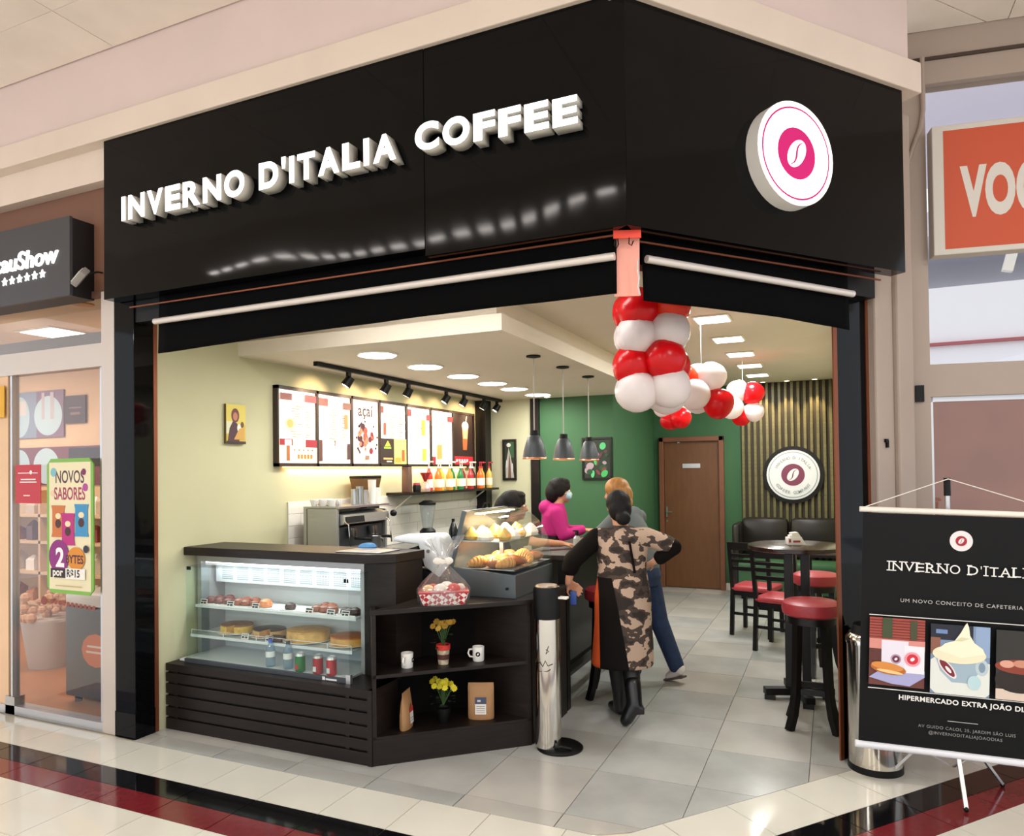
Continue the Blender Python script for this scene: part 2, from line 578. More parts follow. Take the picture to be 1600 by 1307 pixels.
# ---- fascia: glossy black cladding round the corner
fas = thing('shop_fascia', 'glossy black fascia cladding wrapping the corner above the coffee shop', 'fascia', (CX, 3.03, 2.70))
def fpanel(p0, p1, z0, z1, wave, seed, thick=.09, seg=48):
    """panel between plan points p0,p1 with a slightly rippled lower edge"""
    a, b = Vector((p0[0], p0[1], 0)), Vector((p1[0], p1[1], 0))
    t = (b - a).normalized()
    n = Vector((t.y, -t.x, 0))
    L = (b - a).length
    zs = [0, .02, .05, .09, .13, .17, .22, .28, .36, .5, .75, 1]
    o = Vector((CX, 3.03, 2.70))
    vs, fs = [], []
    for zf in zs:
        for i in range(seg + 1):
            x = L * i / seg
            amp = wave * max(0, 1 - zf / .42) ** 1.3
            d = amp * (math.sin(x * 3.1 + seed) + .5 * math.sin(x * 7.3 + seed * 2) + .35 * math.sin(zf * 16 + x * .9 + seed))
            P = a + t * x + n * d + Vector((0, 0, z0 + (z1 - z0) * zf))
            vs.append(P - o)
    nz = len(zs)
    for k in range(nz - 1):
        for i in range(seg):
            q = k * (seg + 1) + i
            fs.append((q, q + 1, q + seg + 2, q + seg + 1))
    front = len(vs)
    for P in (a, b):
        for z in (z0, z1):
            vs.append(P - n * thick + Vector((0, 0, z)) - o)
    m = MB(m_fascia)
    last = (nz - 1) * (seg + 1)
    fs += [(front, front + 2, front + 3, front + 1)]
    fs += [tuple(range(seg, -1, -1)) + (front, front + 2)]
    fs += [tuple(range(last, last + seg + 1)) + (front + 3, front + 1)]
    fs += [tuple(k * (seg + 1) for k in range(nz)) + (front + 1, front), tuple(k * (seg + 1) + seg for k in reversed(range(nz))) + (front + 2, front + 3)]
    m.add(vs, fs)
    return m.build('fascia_panel', fas, smooth=True, ang=25)
fpanel((-4.105, 3.03), (-1.803, 3.03), 2.735, 3.765, .0022, .4)
fpanel((-1.80, 3.032), (-.79, 3.032), 2.70, 3.735, .0022, 1.9, seg=28)
fpanel((-.79, 3.03), RF(1.863, -.155)[:2], 2.70, 3.70, .0004, 3.0, seg=20)
MB(m_black).cyl((0, 0, 0), .012, .03, 10, axis=(-NV[0], -NV[1], 0)).build('cable_gland', fas, Vector(RF(1.02, -.155, 3.30)) - Vector((CX, 3.03, 2.70)))

# header behind the fascia and above the blinds
struct(MB(m_black).box(-3.97, -.86, 3.14, 3.24, 2.60, 2.80).obox(RF(0, 0), DV, NV, .14, 1.86, .03, .12, 2.60, 2.80).build('lintel', smooth=False))
# thin copper line under the fascia
t = struct(MB(m_copper).box(-3.97, -.85, 3.098, 3.106, 2.683, 2.691).build('trim_4', smooth=False))
t = struct(MB(m_copper).obox(RF(0, 0), DV, NV, .10, 1.80, -.055, -.047, 2.672, 2.680).build('trim_5', smooth=False))

# ---- pillars
p = struct(MB(m_granite).box(-4.15, -3.973, 3.13, 3.27, 0, 2.78).build('pillar', bevel=.003, smooth=False))
MB(m_granite).box(-4.153, -3.97, 3.127, 3.272, 0, .16).build('plinth', p, smooth=False)
struct(MB(m_copper).box(-4.0, -3.972, 3.272, 3.30, 0, 2.72).build('trim_6', smooth=False))
PW = .115
p = struct(MB(m_granite).obox(RF(0, 0), DV, NV, 1.642, 1.965, PW, PW + .03, 0, 2.72).build('pillar', smooth=False))
struct(MB(m_copper).obox(RF(0, 0), DV, NV, 1.612, 1.642, PW - .004, PW + .006, 0, 2.6).build('trim_7', smooth=False))
struct(MB(m_copper).obox(RF(0, 0), DV, NV, 1.880, 1.908, PW - .006, PW, 0, 2.68).build('trim_8', smooth=False))
# beige jamb column between the pillar and the window wall
jb = MB(m_beige).obox(RF(0, 0), DV, NV, 1.900, 2.055, .06, .30, 0, 3.72).obox(RF(0, 0), DV, NV, 2.055, 2.195, .03, .34, 0, 3.72)
p = struct(jb.build('column', bevel=.012, smooth=False))
MB(m_black).obox(RF(0, 0), DV, NV, 1.955, 1.975, .045, .062, 1.78, 1.80).obox(RF(0, 0), DV, NV, 1.965, 1.978, .045, .062, 1.75, 1.79).build('latch_slot', p, smooth=False)

# ---- cafe walls
struct(MB(m_cream).box(-4.10, -3.98, 3.30, 8.1, 0, 2.80).build('wall_left', smooth=False))
struct(MB(mat('cream_green_plaster', '#c3c3a4', .75, var=.03, scale=2)).box(-3.98, -3.30, 8.0, 8.1, 0, 2.80).build('wall_partition', smooth=False))
struct(MB(m_green).box(-3.19, -2.285, 8.0, 8.1, 0, 2.80).box(-2.385, -2.285, 8.1, 10.07, 0, 2.80).build('wall_side', smooth=False))
struct(MB(m_green).box(-2.285, .22, 10.07, 10.17, 0, 2.80).build('wall_back', smooth=False))
struct(MB(m_cream).box(.11, .22, 4.72, 10.07, 0, 2.80).build('wall_right', smooth=False))
struct(MB(m_blackwood).box(-3.98, -3.84, 7.84, 7.998, 0, 2.508).build('column', smooth=False))
struct(MB(m_blackwood).box(-3.30, -3.19, 7.96, 8.1, 0, 2.508).build('column', smooth=False))
struct(MB(m_white).box(-2.27, -2.23, 10.05, 10.07, 0, .09).box(-1.33, -1.11, 10.05, 10.07, 0, .09).build('baseboard_back', smooth=False))
cl = struct(MB(m_ceil).prism([(-4.0, 3.2), (-1.0, 3.2), RF(.2, .1)[:2], RF(1.86, .12)[:2], (.12, 10.1), (-4.0, 10.1)], 2.77, 2.86).build('ceiling', smooth=False))
so = MB(m_ceil).box(-3.98, -1.84, 4.0, 8.0, 2.51, 2.615).box(-3.98, -1.93, 4.12, 8.0, 2.615, 2.77)
struct(so.build('ceiling_beam', smooth=False))

# slatted feature wall: every slat its own piece
m_slat = mat('olive_brown_slat', '#6b6440', 0.45, var=.2, scale=5, stretch=(1, 1, 8))
sl = struct(MB(mat('slat_backing', '#3a3326', .8)).box(-1.106, .11, 10.04, 10.069, 0, 2.77).build('wall_cladding', smooth=False))
s0 = None
for k in range(16):
    x = -1.095 + k * .077
    if s0 is None:
        s0 = MB(m_slat).box(0, .036, -.03, 0, 0, 2.765).build('slat', sl, (x, 10.04, 0), bevel=.004, smooth=False)
    else:
        inst(s0, sl, (x, 10.04, 0))

# ---- inner brown door
m_door = mat('brown_door', '#6c4426', .45, var=.1, scale=4, stretch=(6, 1, 1))
m_dframe = mat('door_frame_wood', '#7a4a33', .45, var=.1, scale=4)
d = struct(MB(m_door).box(-2.135, -1.40, 10.035, 10.068, .01, 2.02).build('door_1', smooth=False))
f = MB(m_dframe).box(-2.205, -2.14, 9.99, 10.068, 0, 2.085).box(-1.395, -1.33, 9.99, 10.068, 0, 2.085).box(-2.205, -1.33, 9.99, 10.068, 2.02, 2.085)
f.build('door_frame', d, bevel=.006, smooth=False)
h = MB(m_steel).box(-2.122, -2.098, 10.025, 10.036, .98, 1.12).tube([(-2.11, 10.03, 1.05), (-2.11, 9.985, 1.05), (-2.03, 9.985, 1.05)], .009).cyl((-2.11, 10.025, .92), .013, .012, 12, axis=(0, 1, 0))
h.build('door_handle', d)
MB(m_alu).box(-1.885, -1.645, 10.025, 10.036, 1.655, 1.715).build('name_plate', d, smooth=False)
MB(m_steel).box(-1.95, -1.92, 10.02, 10.036, 2.0, 2.018).build('door_closer', d, smooth=False)

# ---- window wall at the hall side: rotated 9.4 degrees
WA = math.radians(9.4)
WD, WN = (math.cos(WA), math.sin(WA)), (-math.sin(WA), math.cos(WA))
W0 = (.441, 4.974)
def WP(u, w, z):
    return (W0[0] + WD[0] * u + WN[0] * w, W0[1] + WD[1] * u + WN[1] * w, z)
w = MB(m_beige)
w.obox(W0, WD, WN, -.10, .115, 0, .12, 0, 4.30)          # post
w.obox(W0, WD, WN, .115, 3.0, 0, .12, 3.965, 4.30)       # head
w.obox(W0, WD, WN, .115, 3.0, 0, .12, 2.06, 2.255)       # transom
w.obox(W0, WD, WN, 1.42, 1.60, 0, .12, 0, 4.30)
w.obox(W0, WD, WN, 2.9, 3.0, 0, .12, 0, 4.30)
w.obox(W0, WD, WN, .115, 3.0, 0, .12, 0, .12)
ww = struct(w.build('wall_window', smooth=False))
MB(mat('dark_joint', '#4a3c33', .9)).obox(W0, WD, WN, .0, 3.0, -.012, 0, 4.105, 4.125).build('ledge', ww, smooth=False)
wi = struct(MB(m_shopglass).obox(W0, WD, WN, .115, 1.42, .05, .056, 2.255, 3.965).build('window_1', smooth=False))
wi = struct(MB(m_shopglass).obox(W0, WD, WN, .125, 1.42, .05, .056, .12, 2.06).build('window_2', smooth=False))
fr = MB(m_alu).obox(W0, WD, WN, .115, .135, .03, .075, .12, 2.06).obox(W0, WD, WN, 1.40, 1.42, .03, .075, .12, 2.06).obox(W0, WD, WN, .115, 1.42, .03, .075, 2.03, 2.06)
fr.build('window_frame', wi, smooth=False)
MB(m_black).obox(W0, WD, WN, .03, .075, -.02, 0, 2.03, 2.13).build('hinge', wi, smooth=False)
# conduit running down the post
cd_ = thing('conduit', 'thin cream conduit bending down the wall beside the orange sign', 'pipe', WP(.10, -.02, 4.12))
o = Vector(WP(.10, -.02, 4.12))
pts = [WP(.10, -.02, 4.12), WP(.10, -.02, 3.80), WP(.085, -.02, 3.70), WP(.03, -.02, 3.55), WP(.0, -.02, 3.45), WP(-.005, -.02, 3.3), WP(-.0, -.02, 2.2)]
MB(m_beige).tube([Vector(p) - o for p in pts], .013, 8).build('pipe_run', cd_)

# outdoors beyond the window: pale hall roof trusses and ground
og = struct(MB(mat('outdoor_concrete', '#c9c9cf', .9)).box(-2, 14, 7.2, 30, -.12, -.02).build('ground', smooth=False))
ob_ = thing('warehouse_building', 'pale grey building with roof beams seen through the upper window', 'building', (3.5, 17, 0))
MB(mat('pale_cladding', '#f1f1f6', .8)).box(-6, 9, 0, 6, 0, 5.3).build('facade', ob_, smooth=False)
MB(mat('roof_sheet', '#d6d8e2', .7)).box(-6.5, 9.5, -.3, 6, 6.3, 6.8).build('roof', ob_, smooth=False)
MB(mat('roof_sheet_pale', '#e9e4ec', .7)).box(-6.5, 9.5, -.2, 6, 9.4, 11.5).build('upper_storey', ob_, smooth=False)
for k in range(3):
    MB(m_white).bar((-3.4 + 2.9 * k, -1.3, 5.2), (-2.2 + 2.9 * k, -1.3, 10.0), .16, .16).build('strut', ob_, smooth=False)
MB(mat('red_gutter', '#a5515a', .7)).box(-2.6, .2, -.1, 0, 4.1, 4.16).build('gutter', ob_, smooth=False)

# hall wall behind the lower glass pane, coloured as the pane's red reflection
struct(MB(mat('hall_wall_reflection', '#b07a68', .8, var=.1, scale=3)).obox(W0, WD, WN, .22, 4, 2.0, 2.12, 0, 2.3).build('wall_hall', smooth=False))
# ================================================================== SIGNS AND FRONT
# ---- raised letters
m_letf = mat('sign_letter_face', '#ffffff', .4, emit=1.6)
m_lets = mat('sign_letter_side', '#c9c5bd', .5)
sg = thing('fascia_lettering', 'raised white backlit letters spelling the coffee shop name on black fascia', 'sign', (-3.96, 3.03, 3.20))
def letters(body, x0, x1, zb0, zb1, h0, h1):
    n = len(body)
    adv = {'I': .36, 'N': .92, 'V': .86, 'E': .80, 'R': .90, 'O': .98, 'D': .94, "'": .30, 'T': .80, 'A': .94, 'L': .76, 'C': .90, 'F': .76}
    tot = sum(adv[c] for c in body)
    x = x0
    for c in body:
        wd = adv[c] / tot * (x1 - x0)
        f = (x + wd / 2 - x0) / (x1 - x0)
        h = h0 + (h1 - h0) * f
        zb = zb0 + (zb1 - zb0) * f
        me = text_mesh(c, 1.0, .045, .0, 'LEFT', 1.0, 0.0)
        xs = [v.co.x for v in me.vertices]
        ys = [v.co.y for v in me.vertices]
        a, b_ = min(xs), max(xs)
        capb, caph = (-.045, .774) if c != "'" else (-.045, .774)
        sx = wd * (.87 if c not in "I'" else .58) / (b_ - a)
        sy = h / caph
        # outline loops -> solid letter
        bm = bmesh.new()
        bm.from_mesh(me)
        bmesh.ops.remove_doubles(bm, verts=bm.verts, dist=.0005)
        for v in bm.verts:
            v.co = Vector(((v.co.x - a) * sx + x + (wd - (b_ - a) * sx) / 2 + 3.96, -.075, (v.co.y - capb) * sy + zb - 3.20))
        geo = bmesh.ops.extrude_face_region(bm, geom=list(bm.faces))
        ev = [g for g in geo['geom'] if isinstance(g, bmesh.types.BMVert)]
        bmesh.ops.translate(bm, verts=ev, vec=(0, .074, 0))
        bmesh.ops.recalc_face_normals(bm, faces=bm.faces)
        m2 = bpy.data.meshes.new('letter')
        bm.to_mesh(m2)
        bm.free()
        m2.materials.append(m_lets)
        m2.materials.append(m_letf)
        for p in m2.polygons:
            if p.center.y < -.0745:
                p.material_index = 1
        o = bpy.data.objects.new('letter', m2)
        COL.objects.link(o)
        o.parent = sg
        x += wd
letters('INVERNO', -3.865, -2.875, 3.163, 3.160, .145, .145)
letters("D'ITALIA", -2.795, -1.905, 3.165, 3.172, .145, .135)
letters('COFFEE', -1.818, -.975, 3.186, 3.150, .134, .126)

# ---- round lightbox
lb = thing('round_lightbox', 'round white lightbox sign with magenta coffee bean emblem on fascia', 'sign', RF(.967, -.155, 3.155))
e1, e3 = Vector((DV[0], DV[1], 0)), Vector((-NV[0], -NV[1], 0))
MB(mat('lightbox_side', '#d5d0ca', .4, emit=.12)).ext(circ(0, 0, .252, n=48), (0, 0, 0), e1, (0, 0, 1), e3, 0.0, .075).build('casing', lb, ang=40)
pr = Print((e3 * .0755), e1, (0, 0, 1))
bean_logo(pr, 0, 0, .25, '#ffffff', '#c00066', True, 1.0)
pr.build('emblem_face', lb, smooth=False, recalc=False)

# ---- roller blinds
def blind(name, label, o, e1, e2, L, zt, zb0, zb1, zbar0, zbar1):
    t = thing(name, label, 'blind', (o[0], o[1], zb0))
    e1, e2 = Vector((e1[0], e1[1], 0)), Vector((e2[0], e2[1], 0))
    vs, fs = [], []
    n, r = 40, 8
    for j in range(r + 1):
        for i in range(n + 1):
            u = L * i / n
            f = j / r
            zb = zb0 + (zb1 - zb0) * i / n + .010 * math.sin(i / n * PI) * 1.2
            z = zt + (zb - zt) * f
            d = -.012 * f + .006 * math.sin(u * 5.3) * f ** 2 + .003 * math.sin(u * 13) * f
            P = e1 * u + e2 * d
            vs.append((P.x, P.y, z - zb0))
    for j in range(r):
        for i in range(n):
            q = j * (n + 1) + i
            fs.append((q, q + n + 1, q + n + 2, q + 1))
    ob = MB(m_blackfab).add(vs, fs).build('fabric', t, recalc=False)
    md = ob.modifiers.new('thickness', 'SOLIDIFY')
    md.thickness = .004
    a = e2 * -.035 + Vector((0, 0, zbar0 - zb0))
    b = e1 * L + e2 * -.035 + Vector((0, 0, zbar1 - zb0))
    MB(mat('blind_bar', '#d8cfc9', .3, metal=.2)).tube([a, b], .018, 12).build('bottom_rail', t)
    return t
blind('roller_blind', 'long black roller blind with white rail along the wide shop front', (-3.74, 3.125), (1, 0), (0, 1), 2.875, 2.76, 2.385, 2.43, 2.575, 2.59)
o = RF(.20, -.02)
blind('roller_blind', 'short black roller blind with white rail beside the round lightbox', o, DV, NV, 1.37, 2.74, 2.415, 2.385, 2.60, 2.575)

# ---- balloons' red light, painted as an added ribbon hanging in the corner gap
rb = thing('corner_glow_sheet', 'sheet painted as red balloon light in the gap between the two blinds', 'glow_sheet', (-.83, 3.15, 2.33))
MB(mat('salmon_light_paint', '#f0a594', .6)).ext([(-.055, .09), (.058, .09), (.062, .37), (-.06, .37)], (0, 0, 0), (.93, .36, 0), (0, 0, 1), (.36, -.93, 0), 0, .004).build('sheet', rb, smooth=False)
MB(mat('red_light_paint', '#ee4a36', .5)).ext([(-.06, .335), (.062, .335), (.060, .465), (-.06, .465)], (0, 0, 0), (.93, .36, 0), (0, 0, 1), (.36, -.93, 0), .05, .06).build('band', rb, smooth=False)
MB(m_black).tube([(-.03, -.06, .34), (-.035, -.06, .31), (-.025, -.06, .295), (-.017, -.06, .31), (-.02, -.06, .34)], .003, 6).build('cord_loop', rb)
MB(m_black).tube([(.03, -.05, .34), (.028, -.05, .31), (.04, -.05, .30), (.048, -.05, .32)], .003, 6).build('cord_loop', rb)
MB(m_steel).tube([(.064, -.03, .24), (.06, -.03, .20), (.068, -.03, .16), (.062, -.03, .12), (.07, -.03, .08)], .004, 6).build('chain', rb)

# ---- balloons
bal = {'red': balloon_mat('balloon_red', '#e0141c'), 'white': balloon_mat('balloon_white', '#f4ecea'), 'orange': balloon_mat('balloon_orange_red', '#ef3a1c')}
BPROF = [(0, -.128), (.012, -.126), (.012, -.118), (.035, -.108), (.07, -.085), (.099, -.05), (.115, -.008), (.118, .02), (.112, .058), (.093, .09), (.06, .113), (.025, .122), (0, .124)]
bal_mesh = {k: MB(m).lathe(BPROF, seg=20) for k, m in bal.items()}
bal_src = {}
def balloon(t, kind, loc, d, s):
    q = Vector((0, 0, 1)).rotation_difference(Vector(d).normalized()).to_euler()
    if kind not in bal_src:
        o = bal_mesh[kind].build('balloon', t, loc, tuple(q))
        bal_src[kind] = o
        o.scale = (s,) * 3
        return o
    return inst(bal_src[kind], t, loc, tuple(q), s)
t = thing('balloon_column', 'large column of red and white balloons hanging at the shop corner', 'balloons', (-.885, 3.87, 1.93))
for z, kinds, a0 in ((.565, ('red', 'orange', 'red', 'red'), .2), (.425, ('white',) * 4, .08), (.27, ('red',) * 4, -.22), (.125, ('white',) * 4, .06)):
    for k in range(4):
        a = a0 + k * PI / 2 - 2.1
        d = (math.cos(a), math.sin(a), .12)
        balloon(t, kinds[k], (d[0] * .105, d[1] * .105, z + .02 * (k % 2)), d, .96)
MB(m_white).tube([(0, 0, .6), (0, 0, .84)], .003, 6).build('string', t)
def cluster(label, loc, items, top):
    t = thing('balloon_cluster', label, 'balloons', loc, group=None)
    for kind, dx, dz, dy, s in items:
        v = Vector((dx * math.cos(YAW) - dy * math.sin(YAW), dx * math.sin(YAW) + dy * math.cos(YAW), dz))
        balloon(t, kind, v, v + Vector((0, 0, .02)), s)
    MB(m_white).tube([(0, 0, .05), (0, 0, top - loc[2])], .002, 6).build('string', t)
cluster('white and red balloon cluster hanging just behind the large balloon column', (-.885, 5.51, 2.225),
        [('white', .07, .10, 0, .95), ('white', .0, .10, .09, .95), ('orange', -.12, .09, .02, .95), ('white', -.06, -.03, -.06, .98), ('red', .11, -.09, -.02, .98), ('white', .0, -.05, .1, .9)], 2.77)
cluster('small low balloon cluster of red and white below the large column', (-1.37, 6.85, 2.19),
        [('white', -.08, .03, 0, .8), ('white', .11, .04, .08, .75), ('red', .05, -.06, -.06, .85), ('red', -.02, -.075, .02, .8)], 2.77)
cluster('small balloon cluster of red and white in front of the slatted wall', (-.82, 7.66, 2.30),
        [('white', -.05, .13, 0, .92), ('red', .085, .10, -.05, .95), ('white', -.115, -.04, -.04, .98), ('white', .10, -.08, -.02, .85), ('red', .0, -.12, .05, .8)], 2.77)

# ---- standing banner
BA = math.atan2(.129, .992)
bn = thing('banner_stand', 'black advertising banner on a tripod stand beside the chrome bin', 'banner', (.525, 4.22, 0), BA)
P0 = Vector((0.016, -.122, 0))                       # banner centre line in stand space
tilt = math.radians(-2.0)
bx, bz = Vector((math.cos(tilt), 0, math.sin(tilt))), Vector((-math.sin(tilt), 0, math.cos(tilt)))
bo = P0 + Vector((0, 0, .82))
sheet = MB(mat('banner_vinyl', '#0b0b0d', .5, spec=.2))
sheet.ext([(-.44, -.585), (.44, -.585), (.44, .575), (-.44, .575)], bo, bx, bz, (0, 1, 0), 0, .003)
sh = sheet.build('banner_sheet', bn, smooth=False)
MB(m_white).tube([bo + bx * -.455 + bz * .592, bo + bx * .455 + bz * .592], .014, 12).build('top_rail', bn)
MB(mat('white_rail', '#dfe0e6', .35)).tube([bo + bx * -.455 + bz * -.595, bo + bx * .455 + bz * -.595], .018, 12).build('bottom_rail', bn)
MB(m_alu).cyl((0, -.03, .25), .011, 1.28, 12).build('pole', bn)
MB(m_black).cyl((0, -.03, 1.49), .016, .09, 12).build('pole_tip', bn)
MB(m_white).tube([bo + bx * -.44 + bz * .6, (0, -.05, 1.575), bo + bx * .44 + bz * .6], .0025, 6).build('hanging_string', bn)
MB(m_alu).cyl((0, -.03, .22), .022, .06, 12).build('leg_hub', bn)
for a in (-1.571, .52, 2.62):
    d = Vector((math.cos(a), math.sin(a), 0))
    c = Vector((0, -.03, 0))
    g = MB(m_alu).bar(c + d * .02 + Vector((0, 0, .36)), c + d * (.20 if a < 0 else .30) + Vector((0, 0, .012)), .018, .012)
    lg = g.build('leg', bn, smooth=False)
    MB(m_alu).bar(c + d * .015 + Vector((0, 0, .14)), c + d * (.10 if a < 0 else .16) + Vector((0, 0, .19)), .012, .006).build('stay', lg, smooth=False)
    MB(m_black).ball(c + d * (.20 if a < 0 else .30) + Vector((0, 0, .012)), .012, 8, 6).build('rubber_foot', lg)
pb = Print(bo + Vector((0, -.0005, 0)), bx, bz)
w_, g_ = '#e9e6e3', '#b9b6b4'
bean_logo(pb, 0, .452, .05, '#e6dfe0', '#a0202f', False)
def serif_text(p, body, size, x0, x1, y, col):
    adv = {'I': .42, 'N': 1.0, 'V': .95, 'E': .84, 'R': .92, 'O': 1.0, 'D': .98, ' ': .45, "'": .32, 'T': .84, 'A': .96, 'L': .80}
    foot = {'I': (.5,), 'N': (.12,), 'R': (.14, .88), 'T': (.5,), 'A': (.06, .94), 'V': (), 'E': (.16,), 'L': (.16,), 'D': (.16,)}
    head = {'I': (.5,), 'N': (.12, .88), 'R': (.14,), 'V': (.06, .94), 'E': (.16,), 'D': (.16,), 'L': (.16,), 'A': ()}
    tot = sum(adv[c] for c in body)
    x = x0
    for c in body:
        w = adv[c] / tot * (x1 - x0)
        if c != ' ':
            me = text_mesh(c, 1.0, .0, 0, 'LEFT', 1.0, 0.0)
            xs = [v.co.x for v in me.vertices]
            a, b = min(xs), max(xs)
            tw = w * (.84 if c not in "I'" else .26)
            p.write(c, size, x + (w - tw) / 2 - a * size * (tw / ((b - a) * size)), y, col, sx=tw / ((b - a) * size))
            for lst, yy in ((foot, 0), (head, .715 * size)):
                for f in lst.get(c, ()):
                    cx = x + (w - tw) / 2 + f * tw
                    p.rect(cx - .011, cx + .011, yy + y - .0025, yy + y + .0025, col)
        x += w
serif_text(pb, "INVERNO D'ITALIA", .062, -.327, .327, .291, w_)
pb.write('UM NOVO CONCEITO DE CAFETERIA.', .0255, 0, .138, g_, align='CENTER', spacing=1.16, sx=1.07)
pb.rect(-.405, .405, .064, .068, w_)
pb.rect(-.405, .405, -.302, -.298, w_)
pb.write('HIPERMERCADO EXTRA JOÃO DIAS', .033, .02, -.345, w_, off=.001, align='CENTER', spacing=1.1)
pb.rect(-.05, .08, -.428, -.425, g_)
pb.write('AV GUIDO CALOI, 25, JARDIM SÃO LUIS', .021, .03, -.470, '#8f8d8c', align='CENTER', spacing=1.12)
pb.write('@INVERNODITALIAJOAODIAS', .021, .025, -.498, '#8f8d8c', align='CENTER', spacing=1.12)
# photo 1: sandwich and bags
pb.rect(-.403, -.155, -.282, .055, '#6b3a34')
pb.rect(-.403, -.155, -.05, .055, '#a8473c')
for k in range(7):
    pb.rect(-.403, -.155, -.043 + k * .014, -.039 + k * .014, '#5a2a24')
pb.rect(-.345, -.30, -.045, .055, '#3d4a2c').rect(-.22, -.19, -.045, .05, '#46482e')
pb.rect(-.403, -.155, -.10, -.05, '#d88f86')
pb.rect(-.403, -.155, -.16, -.10, '#5b3029')
pb.shape([(-.403, -.245), (-.34, -.195), (-.155, -.195), (-.155, -.225), (-.22, -.275), (-.30, -.27)], '#a9a9d4')
pb.rect(-.348, -.228, -.20, -.055, '#e6e0ee')
pb.rect(-.245, -.157, -.21, -.075, '#efeaf3')
pb.shape(circ(-.283, -.145, .024), '#b59db0').shape(circ(-.283, -.145, .017), '#6e2a45').shape(circ(-.283, -.145, .008, .006, rot=.8), '#efe6ee')
pb.shape(circ(-.21, -.14, .036), '#ee9aa6').shape(circ(-.21, -.14, .025), '#d0283e').shape(circ(-.21, -.14, .011, .008, rot=.8), '#f6e9ee')
pb.shape(circ(-.317, -.195, .080, .028, n=26, rot=-.12), '#b96a2c').shape(circ(-.322, -.185, .072, .02, n=26, rot=-.12), '#d98c42').shape(circ(-.31, -.21, .06, .008, rot=-.12), '#f0c98a')
# photo 2: cup with whipped cream
pb.rect(-.132, .121, -.292, .045, '#7e94b4')
pb.rect(-.132, .05, -.03, .045, '#1d2030').rect(-.132, -.09, -.10, -.02, '#8a5a48').rect(.06, .121, -.10, .045, '#8fa6c8').rect(-.11, -.06, .0, .02, '#6f88b5')
pb.shape([(-.132, -.13), (-.10, -.105), (.121, -.13), (.121, -.275), (.105, -.292), (-.11, -.292), (-.132, -.27)], '#dfe3dd')
pb.shape([(-.115, -.10), (.095, -.10), (.075, -.18), (.03, -.232), (-.04, -.232), (-.09, -.18)], '#9fb4c4')
pb.shape(circ(.088, -.15, .028, .04), '#b9cad2').shape(circ(.088, -.15, .014, .024), '#7e94a8')
pb.shape(circ(-.06, -.165, .06, .022, rot=-.9), '#e8dfe2').shape(circ(-.06, -.165, .05, .016, rot=-.9), '#7a2230').shape(circ(-.055, -.172, .02, .007, rot=-.9), '#f0e8ea')
pb.shape(circ(-.01, -.095, .115, .045, n=30), '#e9e3c4').shape([(-.105, -.08), (-.07, -.045), (-.03, -.03), (-.005, .01), (.015, .052), (.022, .06), (.03, .04), (.035, .0), (.055, -.035), (.09, -.06), (.10, -.085), (0, -.11)], '#f1ecd2')
pb.shape([(-.03, -.03), (.0, -.01), (.035, -.015), (.0, -.03)], '#d9d2ac')
pb.shape(circ(.055, -.225, .028, .034), '#b8d6dc')
# photo 3: chocolate cake
pb.rect(.145, .403, -.29, .04, '#2c2a28').rect(.145, .403, -.29, -.24, '#d8c3b4')
pb.shape(circ(.24, -.195, .10, .06, n=26), '#231a18').shape(circ(.26, -.13, .12, .035, n=26), '#8a3a2a').shape(circ(.19, -.12, .03, .018), '#d9a08c').shape(circ(.25, -.115, .035, .018), '#c98a74').shape(circ(.32, -.125, .03, .02), '#b8452e')
pb.build('banner_print', bn, smooth=False, recalc=False)

# ---- bins
def chrome_bin(name, label, loc, r, h, head):
    t = thing(name, label, 'bin', loc)
    if head:
        MB(m_black).lathe([(0, 0), (.135, 0), (.137, .008), (.12, .02), (0, .022)], (.06, .03, 0), 28).build('foot_plate', t)
        MB(m_black).tube([(.06, -.055, .03), (.11, -.065, .045), (.15, -.03, .03)], .009, 8).build('pedal', t)
        MB(m_chrome).lathe([(0, .02), (r, .02), (r, h), (0, h)], seg=28).build('chrome_body', t)
        MB(m_black).lathe([(0, h), (r * 1.05, h), (r * 1.06, h + .17), (r * .98, h + .185), (0, h + .185)], seg=28).build('head', t)
        MB(mat('worn_bronze', '#8d7a6c', .35, metal=.6)).lathe([(0, h + .185), (r * .92, h + .186), (r * .80, h + .195), (0, h + .196)], seg=28).build('lid', t)
        MB(m_white).box(r * .9, r * 1.7, -.02, .02, h + .118, h + .13).build('lever', t, smooth=False)
        pr = Print((0, -r * 1.012, 0), (1, 0, 0), (0, 0, 1))
        MB(m_black).tube([(-.05, -.066, .50), (-.02, -.078, .525), (.0, -.08, .50), (.015, -.08, .535), (.03, -.074, .505), (.055, -.058, .515)], .0022, 6).tube([(-.03, -.075, .47), (.03, -.075, .475), (.045, -.067, .485)], .0018, 6).tube([(.02, -.078, .6), (.035, -.072, .59), (.02, -.078, .575), (.035, -.072, .62)], .0018, 6).build('scribble', t)
    else:
        MB(m_black).lathe([(0, 0), (r * 1.02, 0), (r * 1.02, .035), (r, .036), (0, .036)], seg=32).build('base_ring', t)
        MB(m_chrome).lathe([(0, .036), (r, .036), (r, h), (0, h)], seg=32).build('chrome_body', t)
        MB(m_chrome).lathe([(0, h), (r * 1.03, h), (r * 1.03, h + .03), (r * .9, h + .055), (0, h + .06)], seg=32).build('rim', t)
        MB(m_black).lathe([(0, h + .05), (r * .8, h + .055), (r * .72, h + .10), (0, h + .12)], seg=32).build('swing_lid', t)
chrome_bin('chrome_post_bin', 'slim chrome post bin with black head at the end of the counter', (-1.555, 3.975, 0), .077, .77, True)
chrome_bin('chrome_waste_bin', 'wide chrome waste bin tucked behind the black banner', (.190, 4.385, 0), .135, .68, False)

